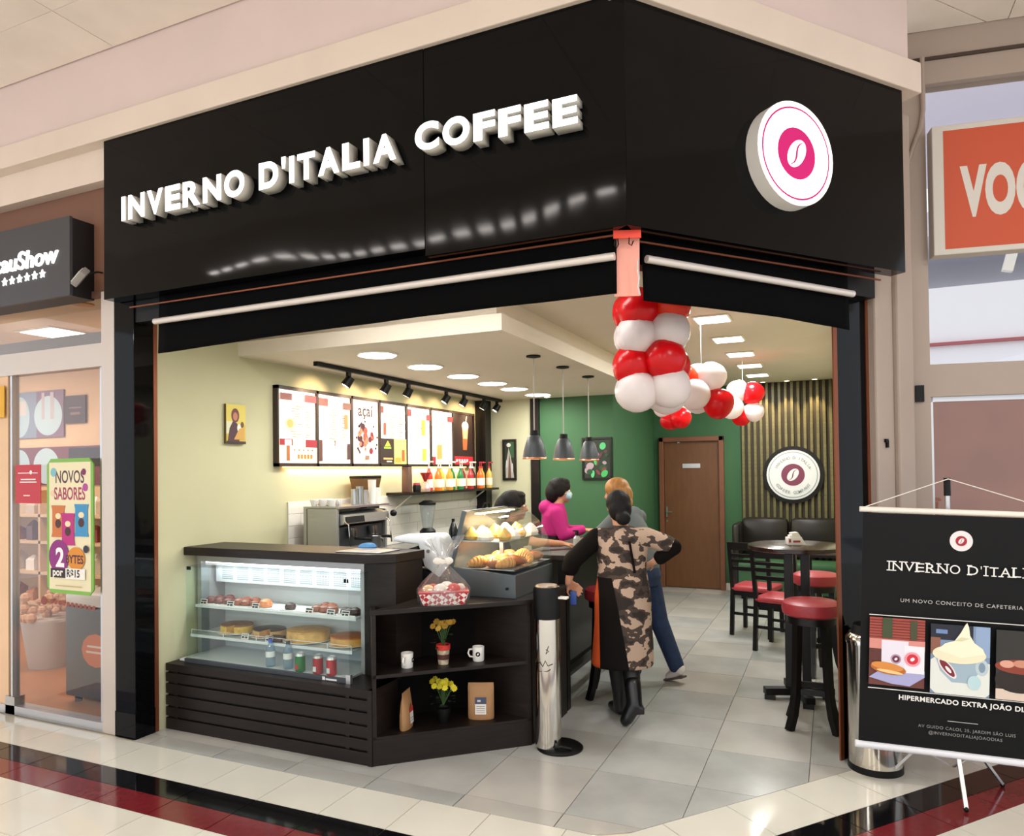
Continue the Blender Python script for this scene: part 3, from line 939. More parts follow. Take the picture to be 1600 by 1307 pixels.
# ---- orange hall sign
hs = thing('hall_sign', 'orange sign board with pale letters hung across the window', 'sign', WP(.12, 0, 2.888), WA)
MB(mat('sign_border', '#cfc8bf', .5)).box(0, 2.2, -.10, -.002, 0, .77).build('frame_box', hs, bevel=.006, smooth=False)
ps = Print((0, -.1005, 0), (1, 0, 0), (0, 0, 1))
ps.rect(.06, 2.14, .032, .735, '#c4502f')
ps.write('VOCÊ', .385, .158, .232, '#d6cfc7', off=.020, sx=.48, spacing=1.06)
ps.build('sign_face', hs, smooth=False, recalc=False)
# ================================================================== COUNTER AND DISPLAY
# ---- slatted plinth cabinet
m_gap = mat('dark_recess', '#070605', .8)
cb = thing('slatted_cabinet', 'dark wooden cabinet with horizontal slats under the glass fridge', 'cabinet', (-3.97, 3.35, 0))
MB(m_gap).box(.0, 1.59, .022, .26, .0, .40).build('carcass', cb, smooth=False)
zs = [0, .072, .142, .216, .292, .362]
for k in range(5):
    MB(m_wood_x).box(0, 1.60, 0, .022, zs[k] + (.013 if k else 0), zs[k + 1]).build('slat', cb, bevel=.002, smooth=False)
MB(m_wood_x).box(0, 1.60, 0, .022, .375, .408).build('slat', cb, bevel=.002, smooth=False)
MB(m_wood_x).box(0, 1.60, 0, .30, .408, .422).build('ledge', cb, smooth=False)
for x in (.075, 1.42):
    MB(m_wood).box(x, x + .025, .006, .024, 0, .408).build('stile', cb, smooth=False)
MB(m_wood).box(1.575, 1.605, -.004, .26, 0, .422).build('side_panel', cb, smooth=False)

# ---- raised counter over the fridge
ct = thing('raised_counter', 'tall dark wooden counter topping the glass fridge', 'counter', (-3.975, 3.5, 0))
MB(m_wood).prism([(.0, -.0), (1.47, -.0), (1.615, .10), (1.655, .36), (0, .36)], 1.105, 1.16).build('counter_top', ct, bevel=.004, smooth=False)
MB(m_wood).prism([(1.385, .10), (1.61, .10), (1.645, .345), (1.385, .345)], .424, 1.105).build('end_block', ct, smooth=False)
MB(m_wood).box(0, 1.39, .33, .345, .424, 1.105).build('back_panel', ct, smooth=False)

# ---- refrigerated display
fr = thing('display_fridge', 'silver framed glass display fridge full of cakes and pastries', 'fridge', (-3.965, 3.62, .424))
m_fwhite = mat('fridge_white', '#e6e8ea', .35)
m_fgrey = mat('fridge_grey_frame', '#b3b1b2', .35, metal=.5)
MB(m_fwhite).box(.03, 1.35, .195, .205, .0, .63).build('back_wall', fr, smooth=False)
MB(m_fwhite).box(.03, 1.35, -.19, .195, -.0, .012).build('deck', fr, smooth=False)
MB(m_fgrey).box(0, .035, -.015, .205, 0, .66).build('side_post', fr, smooth=False)
MB(m_fgrey).box(1.345, 1.38, -.015, .205, 0, .66).build('side_post', fr, smooth=False)
MB(m_fgrey).box(0, 1.38, -.02, .205, .63, .678).build('top_beam', fr, smooth=False)
MB(mat('fridge_front_rail', '#4d5258', .4, metal=.4)).box(.09, 1.40, -.205, -.19, -.002, .024).build('front_rail', fr, smooth=False)
pr = Print((0, -.2056, 0), (1, 0, 0), (0, 0, 1)); pr.rect(1.205, 1.225, .002, .022, '#e8e8ea').rect(1.23, 1.31, .004, .014, '#e8e8ea'); pr.build('maker_badge', fr, smooth=False, recalc=False)
lou = MB(mat('louvre_white', '#c9ced2', .5)).box(.06, 1.34, .09, .10, .48, .625).build('louvre_panel', fr, smooth=False)
gr = MB(mat('louvre_grey', '#6d7276', .6))
for k in range(9):
    for r in range(9):
        for c in range(8):
            x = .12 + k * .135 + c * .0125
            z = .50 + r * .0125 - (.006 if r > 4 else 0)
            gr.add([(x, .0895, z), (x + .008, .0895, z), (x + .008, .0895, z + .007), (x, .0895, z + .007)], [(0, 1, 2, 3)])
g = gr.build('vent_holes', fr, smooth=False, recalc=False)
g['kind'] = 'stuff'
MB(mat('fridge_tube', '#ffffff', .5, emit=3.0)).box(.06, 1.33, .0, .02, .62, .629).build('light_tube', fr, smooth=False)
area_light('fridge_light', (.69, .03, .612), 3.5, 1.2, .03, (.93, .97, 1), (0, 0, 0), fr)
for z, y0 in ((.335, -.06), (.145, -.10)):
    s = MB(mat('shelf_glass_white', '#d5dadc', .25)).box(.035, 1.345, y0, .19, z, z + .010)
    so_ = s.build('shelf', fr, smooth=False)
    MB(m_fwhite).box(.035, 1.345, y0 - .006, y0, z - .006, z + .012).build('shelf_rail', so_, smooth=False)
rg = MB(m_fwhite)
for x in (.04, .32, .60, .88, 1.16, 1.335):
    rg.box(x, x + .004, -.104, -.100, .155, .185)
rg.box(.04, 1.34, -.104, -.100, .185, .188).build('guard_rail', fr, smooth=False)
MB(m_glassg).box(.10, 1.395, -.20, -.194, .02, .62).build('front_glass', fr, smooth=False, recalc=True)
MB(m_glassg).box(.098, .104, -.194, -.01, .02, .62).build('end_glass', fr, smooth=False)
MB(m_glassg).box(1.391, 1.397, -.194, -.01, .02, .62).build('end_glass', fr, smooth=False)
MB(m_glassg).box(.098, 1.397, -.194, -.02, .618, .624).build('top_glass', fr, smooth=False)
for x, z in ((.115, .60), (1.365, .58)):
    MB(m_black).box(x, x + .014, -.207, -.2, z, z + .022).box(x + .022, x + .030, -.207, -.2, z, z + .022).build('clip', fr, smooth=False)
MB(m_alu).box(1.38, 1.41, -.212, -.19, -.002, .05).build('corner_cap', fr, smooth=False)

FX, FY, FZ = -3.965, 3.62, .424
Z1, Z2 = FZ + .3455, FZ + .1555
m_choc = mat('dark_chocolate', '#3a221b', .4, var=.3, scale=30)
m_bun = mat('glazed_bun', '#8a4b33', .35, var=.3, scale=25)
m_plum = mat('plum_pastry', '#6e3b35', .45, var=.3, scale=25)
m_gold = mat('golden_crust', '#e0b068', .5, var=.25, scale=18)
m_yel = mat('yellow_crumb', '#e8bb5c', .6, var=.2, scale=40)
m_paper = mat('tray_paper', '#f1eeea', .6)
def tray(x, w, kind, n, desc):
    t = thing('pastry_tray', 'white paper tray on the upper fridge shelf holding ' + desc, 'tray', (x, FY + .035, Z1))
    MB(m_paper).ext([(-w / 2, -.085), (w / 2, -.085), (w / 2 + .01, .09), (-w / 2 + .01, .09)], (0, 0, 0), (1, 0, 0), (0, 1, 0), (0, 0, 1), .0, .004).build('tray_sheet', t, smooth=False)
    MB(m_paper).box(-w / 2, w / 2, -.088, -.084, 0, .010).build('tray_lip', t, smooth=False)
    for k in range(n):
        px = x - w / 2 + w * (k % 3 + .5) / 3 + random.uniform(-.01, .01)
        py = FY + .035 + (-.035 if k < 3 else .035) + random.uniform(-.01, .01)
        s = random.uniform(.9, 1.1)
        mm, rad, nm, lab = kind
        b = MB(mm).lathe([(0, 0), (rad * .85, .003), (rad, rad * .45), (rad * .8, rad * .95), (rad * .35, rad * 1.2), (0, rad * 1.25)], seg=12)
        o = b.build(nm, None, (px, py, Z1 + .0045), random.random() * 6)
        o.scale = (s, s, s)
        tag(o, lab, 'pastry', nm.replace('_', ' ') + ' group on upper fridge shelf, tray at %d' % round((x - FX) * 10))
tray(FX + .19, .22, (m_plum, .036, 'plum_bun', 'plum coloured bun on the first tray of the upper fridge shelf'), 5, 'plum coloured buns')
tray(FX + .43, .20, (m_bun, .036, 'glazed_bun', 'brown glazed bun on the second tray of the upper fridge shelf'), 5, 'brown glazed buns')
tray(FX + .64, .15, (mat('orange_glaze', '#d58350', .35, var=.2, scale=30), .042, 'orange_pastry', 'orange glazed pastry alone on a tray in the upper fridge shelf'), 1, 'a single orange pastry')
tray(FX + .86, .22, (m_choc, .038, 'chocolate_square', 'dark chocolate bun on the mostly empty wide tray'), 1, 'one dark chocolate bun')
tray(FX + 1.07, .19, (m_bun, .042, 'round_bun', 'shiny rounded bun on the tray near the fridge post'), 5, 'shiny rounded buns')
tray(FX + 1.26, .14, (m_choc, .036, 'truffle_bun', 'black truffle bun at the far end of the upper fridge shelf'), 3, 'black truffle buns')
bl = mat('tag_ink', '#26242a', .6)
for i, (x, z, y, what) in enumerate([(.10, 0, 0, 'plum bun tray'), (.335, 0, 0, 'brown bun tray'), (.55, 0, 0, 'orange pastry tray'), (.985, 0, 0, 'rounded bun tray'), (1.15, 0, 0, 'gap between the last trays'), (1.26, 0, 0, 'truffle bun tray'), (.50, 1, 0, 'chocolate topped cake'), (.70, 1, 0, 'wide layered cake')]):
    zz = Z1 if z == 0 else Z2
    t = thing('price_tag', 'small white price tag in front of the ' + what, 'price tag', (FX + x, FY + (-.056 if z == 0 else -.096), zz + .002))
    MB(m_paper).ext([(-.03, 0), (.03, 0), (.03, .036), (-.03, .036)], (0, 0, 0), (1, 0, 0), (0, .25, .97), (0, -1, 0), 0, .0015).build('card', t, smooth=False)
    q = Print((0, -.0018, 0), (1, 0, 0), (0, .25, .97)); q.rect(-.024, .024, .022, .031, '#26242a').rect(-.024, -.006, .006, .017, '#26242a').rect(.0, .022, .006, .017, '#7a2230' if i % 3 == 0 else '#26242a'); q.build('print', t, smooth=False, recalc=False)
def cake(name, label, x, r, h, side, top, cut=0.0, plate=True):
    t = thing(name, label, 'cake', (FX + x, FY + .04, Z2))
    if plate:
        MB(m_porc).lathe([(0, 0), (r * .8, 0), (r * 1.1, .010), (r * 1.1, .013), (r * .8, .005), (0, .005)], seg=28).build('plate', t)
    pts = [(0, 0)] + circ(0, 0, r, r * .82, n=26, a0=-PI / 2 + cut, a1=1.5 * PI - (.001 if cut else 0)) if cut else circ(0, 0, r, r * .82, n=28)
    MB(side).prism(pts, .006, h * .86).build('cake_side', t, bevel=.0)
    MB(top).prism([(p[0] * .99, p[1] * .99) for p in pts], h * .86, h).build('topping', t, bevel=.003)
    return t
cake('custard_cake', 'golden round cake with dark top and a slice missing, on lower fridge shelf', .30, .115, .062, m_yel, mat('brown_top', '#8e5a34', .5, var=.2, scale=20), .5)
cake('chocolate_cake', 'chocolate topped cream cake beside the golden cake on lower shelf', .58, .115, .052, mat('cream_side', '#e3b27c', .5, var=.2, scale=25), mat('choc_top', '#4e3328', .45, var=.2, scale=20), .7)
cake('layer_cake', 'wide golden layered cake in the middle of lower fridge shelf', .90, .145, .07, m_gold, mat('amber_top', '#d9a55c', .5, var=.2, scale=20))
cake('flat_pie', 'flat golden pie at the fridge end of the lower shelf', 1.22, .125, .058, mat('pie_crust', '#dba356', .55, var=.2, scale=22), mat('pie_top', '#b9692f', .5, var=.2, scale=18))
o = MB(mat('brownie', '#4a2621', .5, var=.2, scale=30)).box(-.045, .045, -.03, .03, 0, .035).build('brownie_slice', None, (FX + .735, FY - .06, Z2), .2, bevel=.004)
tag(o, 'dark brownie slice lying beside the layered cake', 'cake')
# water bottles and cans on the deck
FD = FZ + .0125
for x, capc, lab in ((.735, '#2a55c8', 'water bottle with bright blue cap in the fridge'), (.875, '#27303c', 'water bottle with dark cap in the fridge')):
    t = thing('water_bottle', lab, 'bottle', (FX + x, FY - .12, FD))
    MB(glass('bottle_plastic', '#d2e6f2', 1.5, .05, .10)).lathe([(0, 0), (.026, 0), (.029, .01), (.029, .05), (.027, .06), (.029, .07), (.029, .105), (.024, .125), (.013, .145), (.012, .15), (0, .15)], seg=16).build('bottle_body', t)
    MB(mat('cap_' + capc[1:], capc, .4)).cyl((0, 0, .15), .0135, .018, 14).build('cap', t)
    MB(m_paper).lathe([(.0295, .062), (.0298, .062), (.0298, .098), (.0295, .098)], seg=16).build('bottle_label', t)
for x, c, lab, txt in ((.99, '#1f7a3a', 'green drink can in the fridge deck', '#b8392f'), (1.125, '#b3202c', 'red drink can with dark rim next to the green can', '#e9e4e2'), (1.225, '#c22531', 'red drink can closest to the fridge corner', '#e9e4e2')):
    t = thing('drink_can', lab, 'can', (FX + x, FY - .145, FD))
    MB(mat('can_' + c[1:], c, .3, metal=.4)).lathe([(0, 0), (.024, 0), (.031, .008), (.031, .098), (.0, .098)], seg=18).build('can_body', t)
    MB(m_alu if c != '#b3202c' else m_steel).lathe([(.031, .098), (.0255, .112), (.024, .114), (.022, .110), (0, .110)], seg=18).build('can_lid', t)
    MB(mat('ink_' + txt[1:] + '_can', txt, .4)).box(-.012, .010, -.0325, -.031, .02, .05).build('logo_patch', t, smooth=False)

# ---- angled shelf unit
SA = math.radians(41.98)
su = thing('angled_shelf_unit', 'dark wooden open shelf unit set at an angle in the counter', 'shelf', (-2.365, 3.355, 0), SA)
L = .94
MB(m_wood).box(.0, L, -.002, .022, 0, .145).build('plinth_board', su, smooth=False)
MB(m_wood).ext([(0, 0), (L, 0), (L - .25, .33), (.05, .33)], (0, 0, 0), (1, 0, 0), (0, 1, 0), (0, 0, 1), .140, .160).build('shelf_board', su, smooth=False)
MB(m_wood).ext([(0, 0), (L, 0), (L - .25, .33), (.05, .33)], (0, 0, 0), (1, 0, 0), (0, 1, 0), (0, 0, 1), .485, .505).build('shelf_board', su, smooth=False)
MB(mat('shelf_back_wood', '#0a0706', .7, spec=.1)).box(.03, L - .2, .33, .345, 0, .84).build('back_board', su, smooth=False)
MB(m_wood).ext([(0, 0), (.022, 0), (.06, .33), (.03, .33)], (0, 0, 0), (1, 0, 0), (0, 1, 0), (0, 0, 1), 0, .84).build('side_board', su, smooth=False)
MB(m_wood).ext([(L - .022, 0), (L, 0), (L - .22, .33), (L - .26, .33)], (0, 0, 0), (1, 0, 0), (0, 1, 0), (0, 0, 1), 0, .84).build('side_board', su, smooth=False)
c, s_ = math.cos(-SA), math.sin(-SA)
def tosu(x, y):
    dx, dy = x + 2.365, y - 3.355
    return (dx * c - dy * s_, dx * s_ + dy * c)
top = [tosu(*p) for p in ((-2.375, 3.345), (-1.655, 3.995), (-1.655, 4.62), (-2.345, 4.62), (-2.345, 3.6))]
MB(m_wood).prism(top, .840, .867).build('worktop', su, bevel=.003, smooth=False)
body = [tosu(*p) for p in ((-1.70, 4.0), (-1.662, 4.0), (-1.662, 4.60), (-1.70, 4.60))]
MB(m_wood).prism(body, 0, .84).build('end_panel', su, smooth=False)
body = [tosu(*p) for p in ((-2.33, 4.58), (-1.70, 4.58), (-1.70, 4.60), (-2.33, 4.60))]
MB(m_wood).prism(body, 0, .84).build('rear_panel', su, smooth=False)
def onsu(u, v, z):
    return (-2.365 + u * math.cos(SA) - v * math.sin(SA), 3.355 + u * math.sin(SA) + v * math.cos(SA), z)
def mug(label, loc, rot, mark):
    t = thing('coffee_mug', label, 'mug', loc, rot)
    MB(m_porc).lathe([(0, 0), (.032, 0), (.034, .004), (.036, .085), (.033, .085), (.031, .008), (0, .006)], seg=22).build('cup_body', t)
    MB(m_porc).tube([(-.033, 0, .068), (-.055, 0, .066), (-.062, 0, .045), (-.052, 0, .024), (-.033, 0, .022)], .0055, 8).build('handle', t)
    MB(m_black).ext(circ(0, .045, .014, .014, n=16), (0, -.0352, 0), (1, 0, 0), (0, 0, 1), (0, -1, 0), 0, .0012).build('printed_badge', t, smooth=False)
    MB(m_porc).ext(circ(0, .045, .007, .0045, n=12, rot=.9), (0, -.0366, 0), (1, 0, 0), (0, 0, 1), (0, -1, 0), 0, .0005).build('badge_bean', t, smooth=False)
mug('white mug standing alone beside the potted yellow flowers on the middle shelf', onsu(.215, .11, .505), SA + 1.0, 1)
mug('white mug with black round badge and visible handle, on the middle shelf', onsu(.645, .11, .505), SA - .35, 1)
m_leaf = mat('dark_leaf', '#24381d', .55, var=.3, scale=30)
def flowers(label, loc, pot, cols, spread, hgt, npet):
    t = thing('potted_flowers', label, 'plant', loc)
    pot(t)
    lf = MB(m_leaf)
    random.seed(hash(label) % 1000)
    random.seed(len(label))
    for k in range(26):
        a, r = random.random() * 6.28, random.uniform(.2, 1) * spread
        z = hgt * random.uniform(.45, .8)
        p = Vector((math.cos(a) * r, math.sin(a) * r * .6, z))
        d = Vector((math.cos(a), math.sin(a), random.uniform(-.3, .4))).normalized() * .03
        s = d.cross(Vector((0, 0, 1))).normalized() * .011
        lf.add([p, p + d * .5 + s, p + d, p + d * .5 - s], [(0, 1, 2, 3)])
    lf.build('leaves', t, recalc=False, smooth=False)['kind'] = 'stuff'
    for k in range(npet):
        a = 2 * PI * k / npet + random.uniform(-.3, .3)
        r = spread * (random.uniform(.55, .95) if k % 2 else random.uniform(.1, .5))
        z = hgt * random.uniform(.86, 1.05)
        b = Vector((math.cos(a) * r, math.sin(a) * r * .55, z))
        MB(mat('stem_green', '#3a5a2a', .6)).tube([(0, 0, hgt * .42), b * .6 + Vector((0, 0, hgt * .25)), b], .0022, 5).build('stem', t)
        fl = MB(mat('petal_' + cols[k % len(cols)][1:], cols[k % len(cols)], .55))
        tip = Vector((0, -1, 1)).normalized() * .004
        for q in range(8):
            aa = q * PI / 4
            e = Vector((math.cos(aa), math.sin(aa) * .5 - .1, math.sin(aa) * .8)) * .021
            w = e.cross(Vector((0, -1, .6))).normalized() * .008
            fl.add([b, b + e * .6 + w, b + e, b + e * .6 - w], [(0, 1, 2, 3)])
        fl.ball(b + tip, .005, 6, 4)
        fl.build('flower', t, recalc=False, smooth=False)
def pot_cup(t):
    MB(mat('cup_print', '#b8a88e', .5, var=.5, scale=45)).lathe([(0, 0), (.030, 0), (.038, .085), (0, .085)], seg=18).build('cup_wrapper', t)
    MB(mat('cup_red_rim', '#c8322c', .4)).lathe([(.0375, .085), (.042, .088), (.043, .115), (.038, .117), (.035, .09), (0, .088)], seg=18).build('red_rim', t)
    MB(mat('cup_dark_band', '#4c2a22', .5)).lathe([(.0335, .03), (.0345, .03), (.0372, .06), (.036, .06)], seg=18).build('band', t)
def pot_black(t):
    MB(m_black).lathe([(0, 0), (.030, 0), (.042, .07), (.043, .085), (.038, .085), (.036, .075), (0, .072)], seg=18).build('pot', t)
flowers('fading orange-yellow flowers in a printed cup with red rim on the middle shelf', onsu(.43, .11, .505), pot_cup, ('#b0862c', '#9a7524', '#c09a3c'), .085, .245, 16)
flowers('fresh bright yellow flowers in a black pot on the bottom shelf', onsu(.43, .12, .160), pot_black, ('#d9c92e', '#e4d63a', '#c4b424'), .085, .235, 22)
m_kraft = mat('kraft_paper', '#a57b52', .65, var=.08, scale=12)
def coffee_bag(label, loc, rot, dark, w):
    t = thing('coffee_bag', label, 'bag', loc, rot)
    vs, fs = [], []
    prof = [(0, .030, w * .5), (.01, .034, w * .52), (.08, .033, w * .52), (.15, .022, w * .52), (.19, .008, w * .52), (.205, .003, w * .51), (.215, .003, w * .51)]
    m = MB(m_kraft)
    m.loft([(0, 0, z, hw, d) for z, d, hw in prof], 16)
    m.build('pouch', t)
    q = Print((0, -.0372, .0), (1, 0, 0), (0, .06, .998))
    if dark:
        q.rect(-.033, .033, .035, .135, '#e2ded8').rect(-.033, .033, .095, .135, '#3d4660').rect(-.02, .0, .108, .120, '#c9c6c0')
        for k in range(4):
            q.rect(-.026, .026, .045 + k * .012, .048 + k * .012, '#8a8780')
    else:
        q.rect(-.026, .026, .03, .095, '#e6e2dc').rect(-.026, .026, .095, .125, '#c0322e').rect(-.02, .02, .06, .064, '#8a8780').rect(-.02, .02, .045, .049, '#8a8780').rect(-.012, .012, .125, .14, '#8a5a3a')
    q.build('bag_label', t, smooth=False, recalc=False)
coffee_bag('kraft coffee bag turned sideways with red and white label, bottom shelf', onsu(.205, .10, .160), SA + 1.05, False, .13)
coffee_bag('kraft coffee bag facing out with dark blue and white label, bottom shelf', onsu(.655, .10, .160), SA - .35, True, .15)

# ---- gift basket wrapped in cellophane
gb = thing('gift_basket', 'red patterned gift basket wrapped in clear cellophane on the counter', 'basket', (-2.10, 3.70, .867), .55)
m_plaid = mat('red_plaid', '#9c2430', .6)
nt = m_plaid.node_tree
ck = nt.nodes.new('ShaderNodeTexChecker'); ck.inputs['Scale'].default_value = 46
ck.inputs['Color1'].default_value = lin('#a81f2b'); ck.inputs['Color2'].default_value = lin('#e9dcd6')
tcn = nt.nodes.new('ShaderNodeTexCoord'); mpn = nt.nodes.new('ShaderNodeMapping'); mpn.inputs['Rotation'].default_value = (0.5, .6, .7)
nt.links.new(tcn.outputs['Object'], mpn.inputs[0]); nt.links.new(mpn.outputs[0], ck.inputs[0]); nt.links.new(ck.outputs[0], nt.nodes['Principled BSDF'].inputs['Base Color'])
MB(m_plaid).add([(-.12, -.07, 0), (.12, -.07, 0), (.12, .07, 0), (-.12, .07, 0), (-.145, -.085, .075), (.145, -.085, .075), (.145, .085, .075), (-.145, .085, .075)], [(0, 3, 2, 1), (4, 5, 6, 7), (0, 1, 5, 4), (1, 2, 6, 5), (2, 3, 7, 6), (3, 0, 4, 7)]).build('basket_body', gb, bevel=.008)
MB(m_red).box(-.147, .147, -.088, .088, .07, .082).build('basket_rim', gb, bevel=.003)
for x, y, r, col in ((-.09, -.02, .035, '#d9b07a'), (-.02, -.03, .04, '#e6ded4'), (.06, -.02, .04, '#c83c3c'), (.02, .03, .045, '#e9e2da'), (-.06, .04, .03, '#c8322c'), (.10, .02, .03, '#e8d8cc')):
    MB(mat('gift_' + col[1:], col, .5)).ball((x, y, .085), (r, r * .8, r * .9), 12, 8).build('treat', gb)
m_cello = glass('cellophane', '#f6f6f6', 2.0, .10, .05)
def cello_r(k, seg, amp):
    return 1 + amp * math.sin(k * 2 * PI / seg * 9) + amp * .6 * math.sin(k * 2 * PI / seg * 5 + 1)
vs, fs = [], []
seg = 40
secs = [(.0, .150, .095), (.085, .152, .10), (.13, .115, .075), (.185, .062, .045), (.235, .022, .020), (.255, .018, .017), (.285, .035, .030), (.33, .065, .05), (.37, .095, .06)]
for i, (z, rx, ry) in enumerate(secs):
    for k in range(seg):
        a = 2 * PI * k / seg
        f = cello_r(k, seg, .02 + .035 * i)
        vs.append((rx * f * math.cos(a), ry * f * math.sin(a), z + (.03 * math.sin(3 * a + 1) if i == len(secs) - 1 else 0)))
for i in range(len(secs) - 1):
    for k in range(seg):
        fs.append((i * seg + k, i * seg + (k + 1) % seg, (i + 1) * seg + (k + 1) % seg, (i + 1) * seg + k))
MB(m_cello).add(vs, fs).build('cellophane_wrap', gb, recalc=False)
MB(m_white).lathe([(.019, .232), (.026, .238), (.026, .255), (.019, .262)], seg=14).ball((-.03, -.01, .25), (.03, .012, .022), 10, 6).ball((.03, -.01, .25), (.03, .012, .022), 10, 6).build('bow', gb)

# ---- heated display case
hd = thing('heated_display', 'curved glass heated display of savoury pastries on the counter', 'display case', (-2.2, 3.972, .867))
m_hgrey = mat('heater_grey', '#565d60', .38, metal=.5)
MB(m_hgrey).ext([(0, 0), (.445, 0), (.445, .142), (0, .178)], (0, 0, 0), (1, 0, 0), (0, 0, 1), (0, 1, 0), 0, .63).build('base_box', hd, bevel=.004, smooth=False)
MB(m_black).cyl((.39, -.006, .06), .008, .008, 12, axis=(0, -1, 0)).build('knob', hd)
MB(m_hgrey).ext([(-.005, .17), (.02, .17), (.115, .525), (.085, .53)], (0, 0, 0), (1, 0, 0), (0, 0, 1), (0, 1, 0), 0, .63).build('rear_frame', hd, smooth=False)
prof = [(.10, .53), (.16, .528), (.22, .515), (.29, .485), (.345, .44), (.385, .385), (.415, .32), (.432, .25), (.443, .16)]
gl = MB(glass('display_curved_glass', '#f6faf8', 2.0, .02, .03))
gl.add([(x, y, z) for y in (0, .63) for x, z in prof], [(i, i + 1, len(prof) + i + 1, len(prof) + i) for i in range(len(prof) - 1)])
g_ = gl.build('curved_glass', hd, recalc=False)
endp = [(.02, .18)] + [(.10, .525)] + prof[1:]
for y in (.004, .626):
    MB(m_glass).ext(endp, (0, 0, 0), (1, 0, 0), (0, 0, 1), (0, 1, 0), y - .002, y + .002).build('end_glass', hd, smooth=False)
MB(m_steel).ext([(.07, .335), (.36, .335), (.36, .342), (.07, .342)], (0, 0, 0), (1, 0, 0), (0, 0, 1), (0, 1, 0), .02, .61).build('shelf', hd, smooth=False)
MB(m_steel).box(.04, .43, .01, .62, .168, .172).build('deck', hd, smooth=False)
MB(m_steel).box(.20, .225, .30, .32, .172, .335).build('shelf_post', hd, smooth=False)
MB(mat('heat_lamp', '#ffd9a0', .5, emit=9.0)).box(.15, .19, .05, .58, .505, .512).build('warm_lamp', hd, smooth=False)
area_light('warm_lamp_light', (.19, .31, .495), 8.0, .06, .5, (1, .72, .42), (0, 0, 0), hd)
area_light('warm_lamp_light', (.2, .31, .33), 7.0, .06, .5, (1, .72, .42), (0, 0, 0), hd)
m_br = [mat('bread_gold', '#c98a3c', .5, var=.2, scale=25), mat('bread_yellow', '#d8ae4c', .5, var=.15, scale=25), mat('bread_brown', '#98562a', .5, var=.25, scale=25), mat('napkin_white', '#f3ede2', .7)]
H0 = Vector((-2.2, 3.972, .867))
random.seed(4)
for lev, n in ((.3425, 12), (.1725, 12)):
    for k in range(n):
        x = .12 + .10 * (k % 3) + random.uniform(-.015, .015) + (.03 if lev < .3 else 0)
        y = .09 + .145 * (k // 3) + random.uniform(-.02, .02)
        if abs(x - .21) < .045 and abs(y - .31) < .06 and lev < .3:
            y += .08
        mi = (k * 2 + (1 if lev > .3 else 0)) % 4
        if mi == 3:
            vs = MB(m_br[3]).lathe([(0, 0), (.05, 0), (.055, .02), (.04, .05), (.015, .075), (0, .08)], seg=7)
            o = vs.build('folded_napkin', None, H0 + Vector((x, y, lev)), random.random() * 6, smooth=False)
            tag(o, 'crumpled white napkin among the pastries inside the heated display', 'napkin', 'napkins in the heated display')
        else:
            lg = random.uniform(.055, .075)
            b = MB(m_br[mi])
            if mi == 0:      # crescent roll, segmented and tapering to both horns
                for q in range(9):
                    a = -1.25 + 2.5 * q / 8
                    rr = .036 * math.cos(a * .95) + .008
                    b.ball((lg * .95 * math.sin(a), .045 * (1 - math.cos(a)) - .015, rr * .8), (.017, rr, rr * .85), 10, 7)
            elif mi == 1:    # drop-shaped fried dumpling
                b.lathe([(0, 0), (.034, .002), (.044, .022), (.038, .045), (.02, .066), (.008, .08), (0, .084)], seg=16)
            else:            # split oval roll
                b.ball((0, 0, .028), (lg, .042, .03), 16, 9).ball((0, 0, .045), (lg * .8, .008, .018), 12, 6)
            nm = ('golden_pastry', 'yellow_bun', 'brown_roll')[mi]
            o = b.build(nm, None, H0 + Vector((x, y, lev)), random.random() * 3)
            tag(o, 'baked %s on the %s level of the heated display' % (nm.replace('_', ' '), 'upper' if lev > .3 else 'lower'), 'pastry', '%s pieces on the %s level' % (nm.replace('_', ' '), 'upper' if lev > .3 else 'lower'))

# ---- bar behind
br = thing('bar_counter', 'long dark wooden bar counter behind the heated display', 'counter', (-1.83, 4.62, 0))
MB(m_wood).box(-.20, .19, .005, 2.35, 1.02, 1.06).build('bar_top', br, bevel=.004, smooth=False)
MB(m_blackwood).box(-.13, -.10, .02, 2.3, .0, 1.02).build('bar_front', br, smooth=False)
for y in (.02, 1.15, 2.26):
    MB(m_blackwood).box(.10, .16, y, y + .06, 0, 1.02).build('leg', br, smooth=False)
MB(m_blackwood).box(.11, .15, .08, 2.26, .24, .29).build('footrest', br, smooth=False)
# back worktop along the menu wall
bw = thing('back_worktop', 'steel topped work counter along the menu wall under the shelf', 'counter', (-3.975, 4.5, 0))
MB(m_steel).box(0, .58, 0, 3.33, .90, .93).build('worktop', bw, smooth=False)
MB(m_wood).box(0.01, .55, 0.01, 3.32, 0, .90).build('base_cabinet', bw, smooth=False)

# ---- espresso machine
em = thing('espresso_machine', 'stainless espresso machine with cups stacked on top', 'coffee machine', (-3.85, 4.55, .932))
m_sat = mat('satin_steel', '#b0afab', .4, metal=.7)
MB(m_sat).box(.035, .33, 0, .025, .0, .44).build('side_panel', em, bevel=.006, smooth=False)
MB(m_sat).box(.0, .03, 0, .72, .0, .43).build('rear_panel', em, smooth=False)
MB(m_sat).box(.035, .33, .66, .685, .0, .40).build('side_panel', em, bevel=.006, smooth=False)
MB(m_sat).box(.03, .25, .025, .66, .06, .36).build('body', em, smooth=False)
MB(mat('dark_boiler', '#565a5e', .35, metal=.6)).box(.25, .30, .03, .655, .12, .28).build('group_panel', em, smooth=False)
MB(m_steel).ext([(.25, .28), (.37, .31), (.36, .38), (.25, .40)], (0, 0, 0), (1, 0, 0), (0, 0, 1), (0, 1, 0), .03, .66).build('control_panel', em, smooth=False)
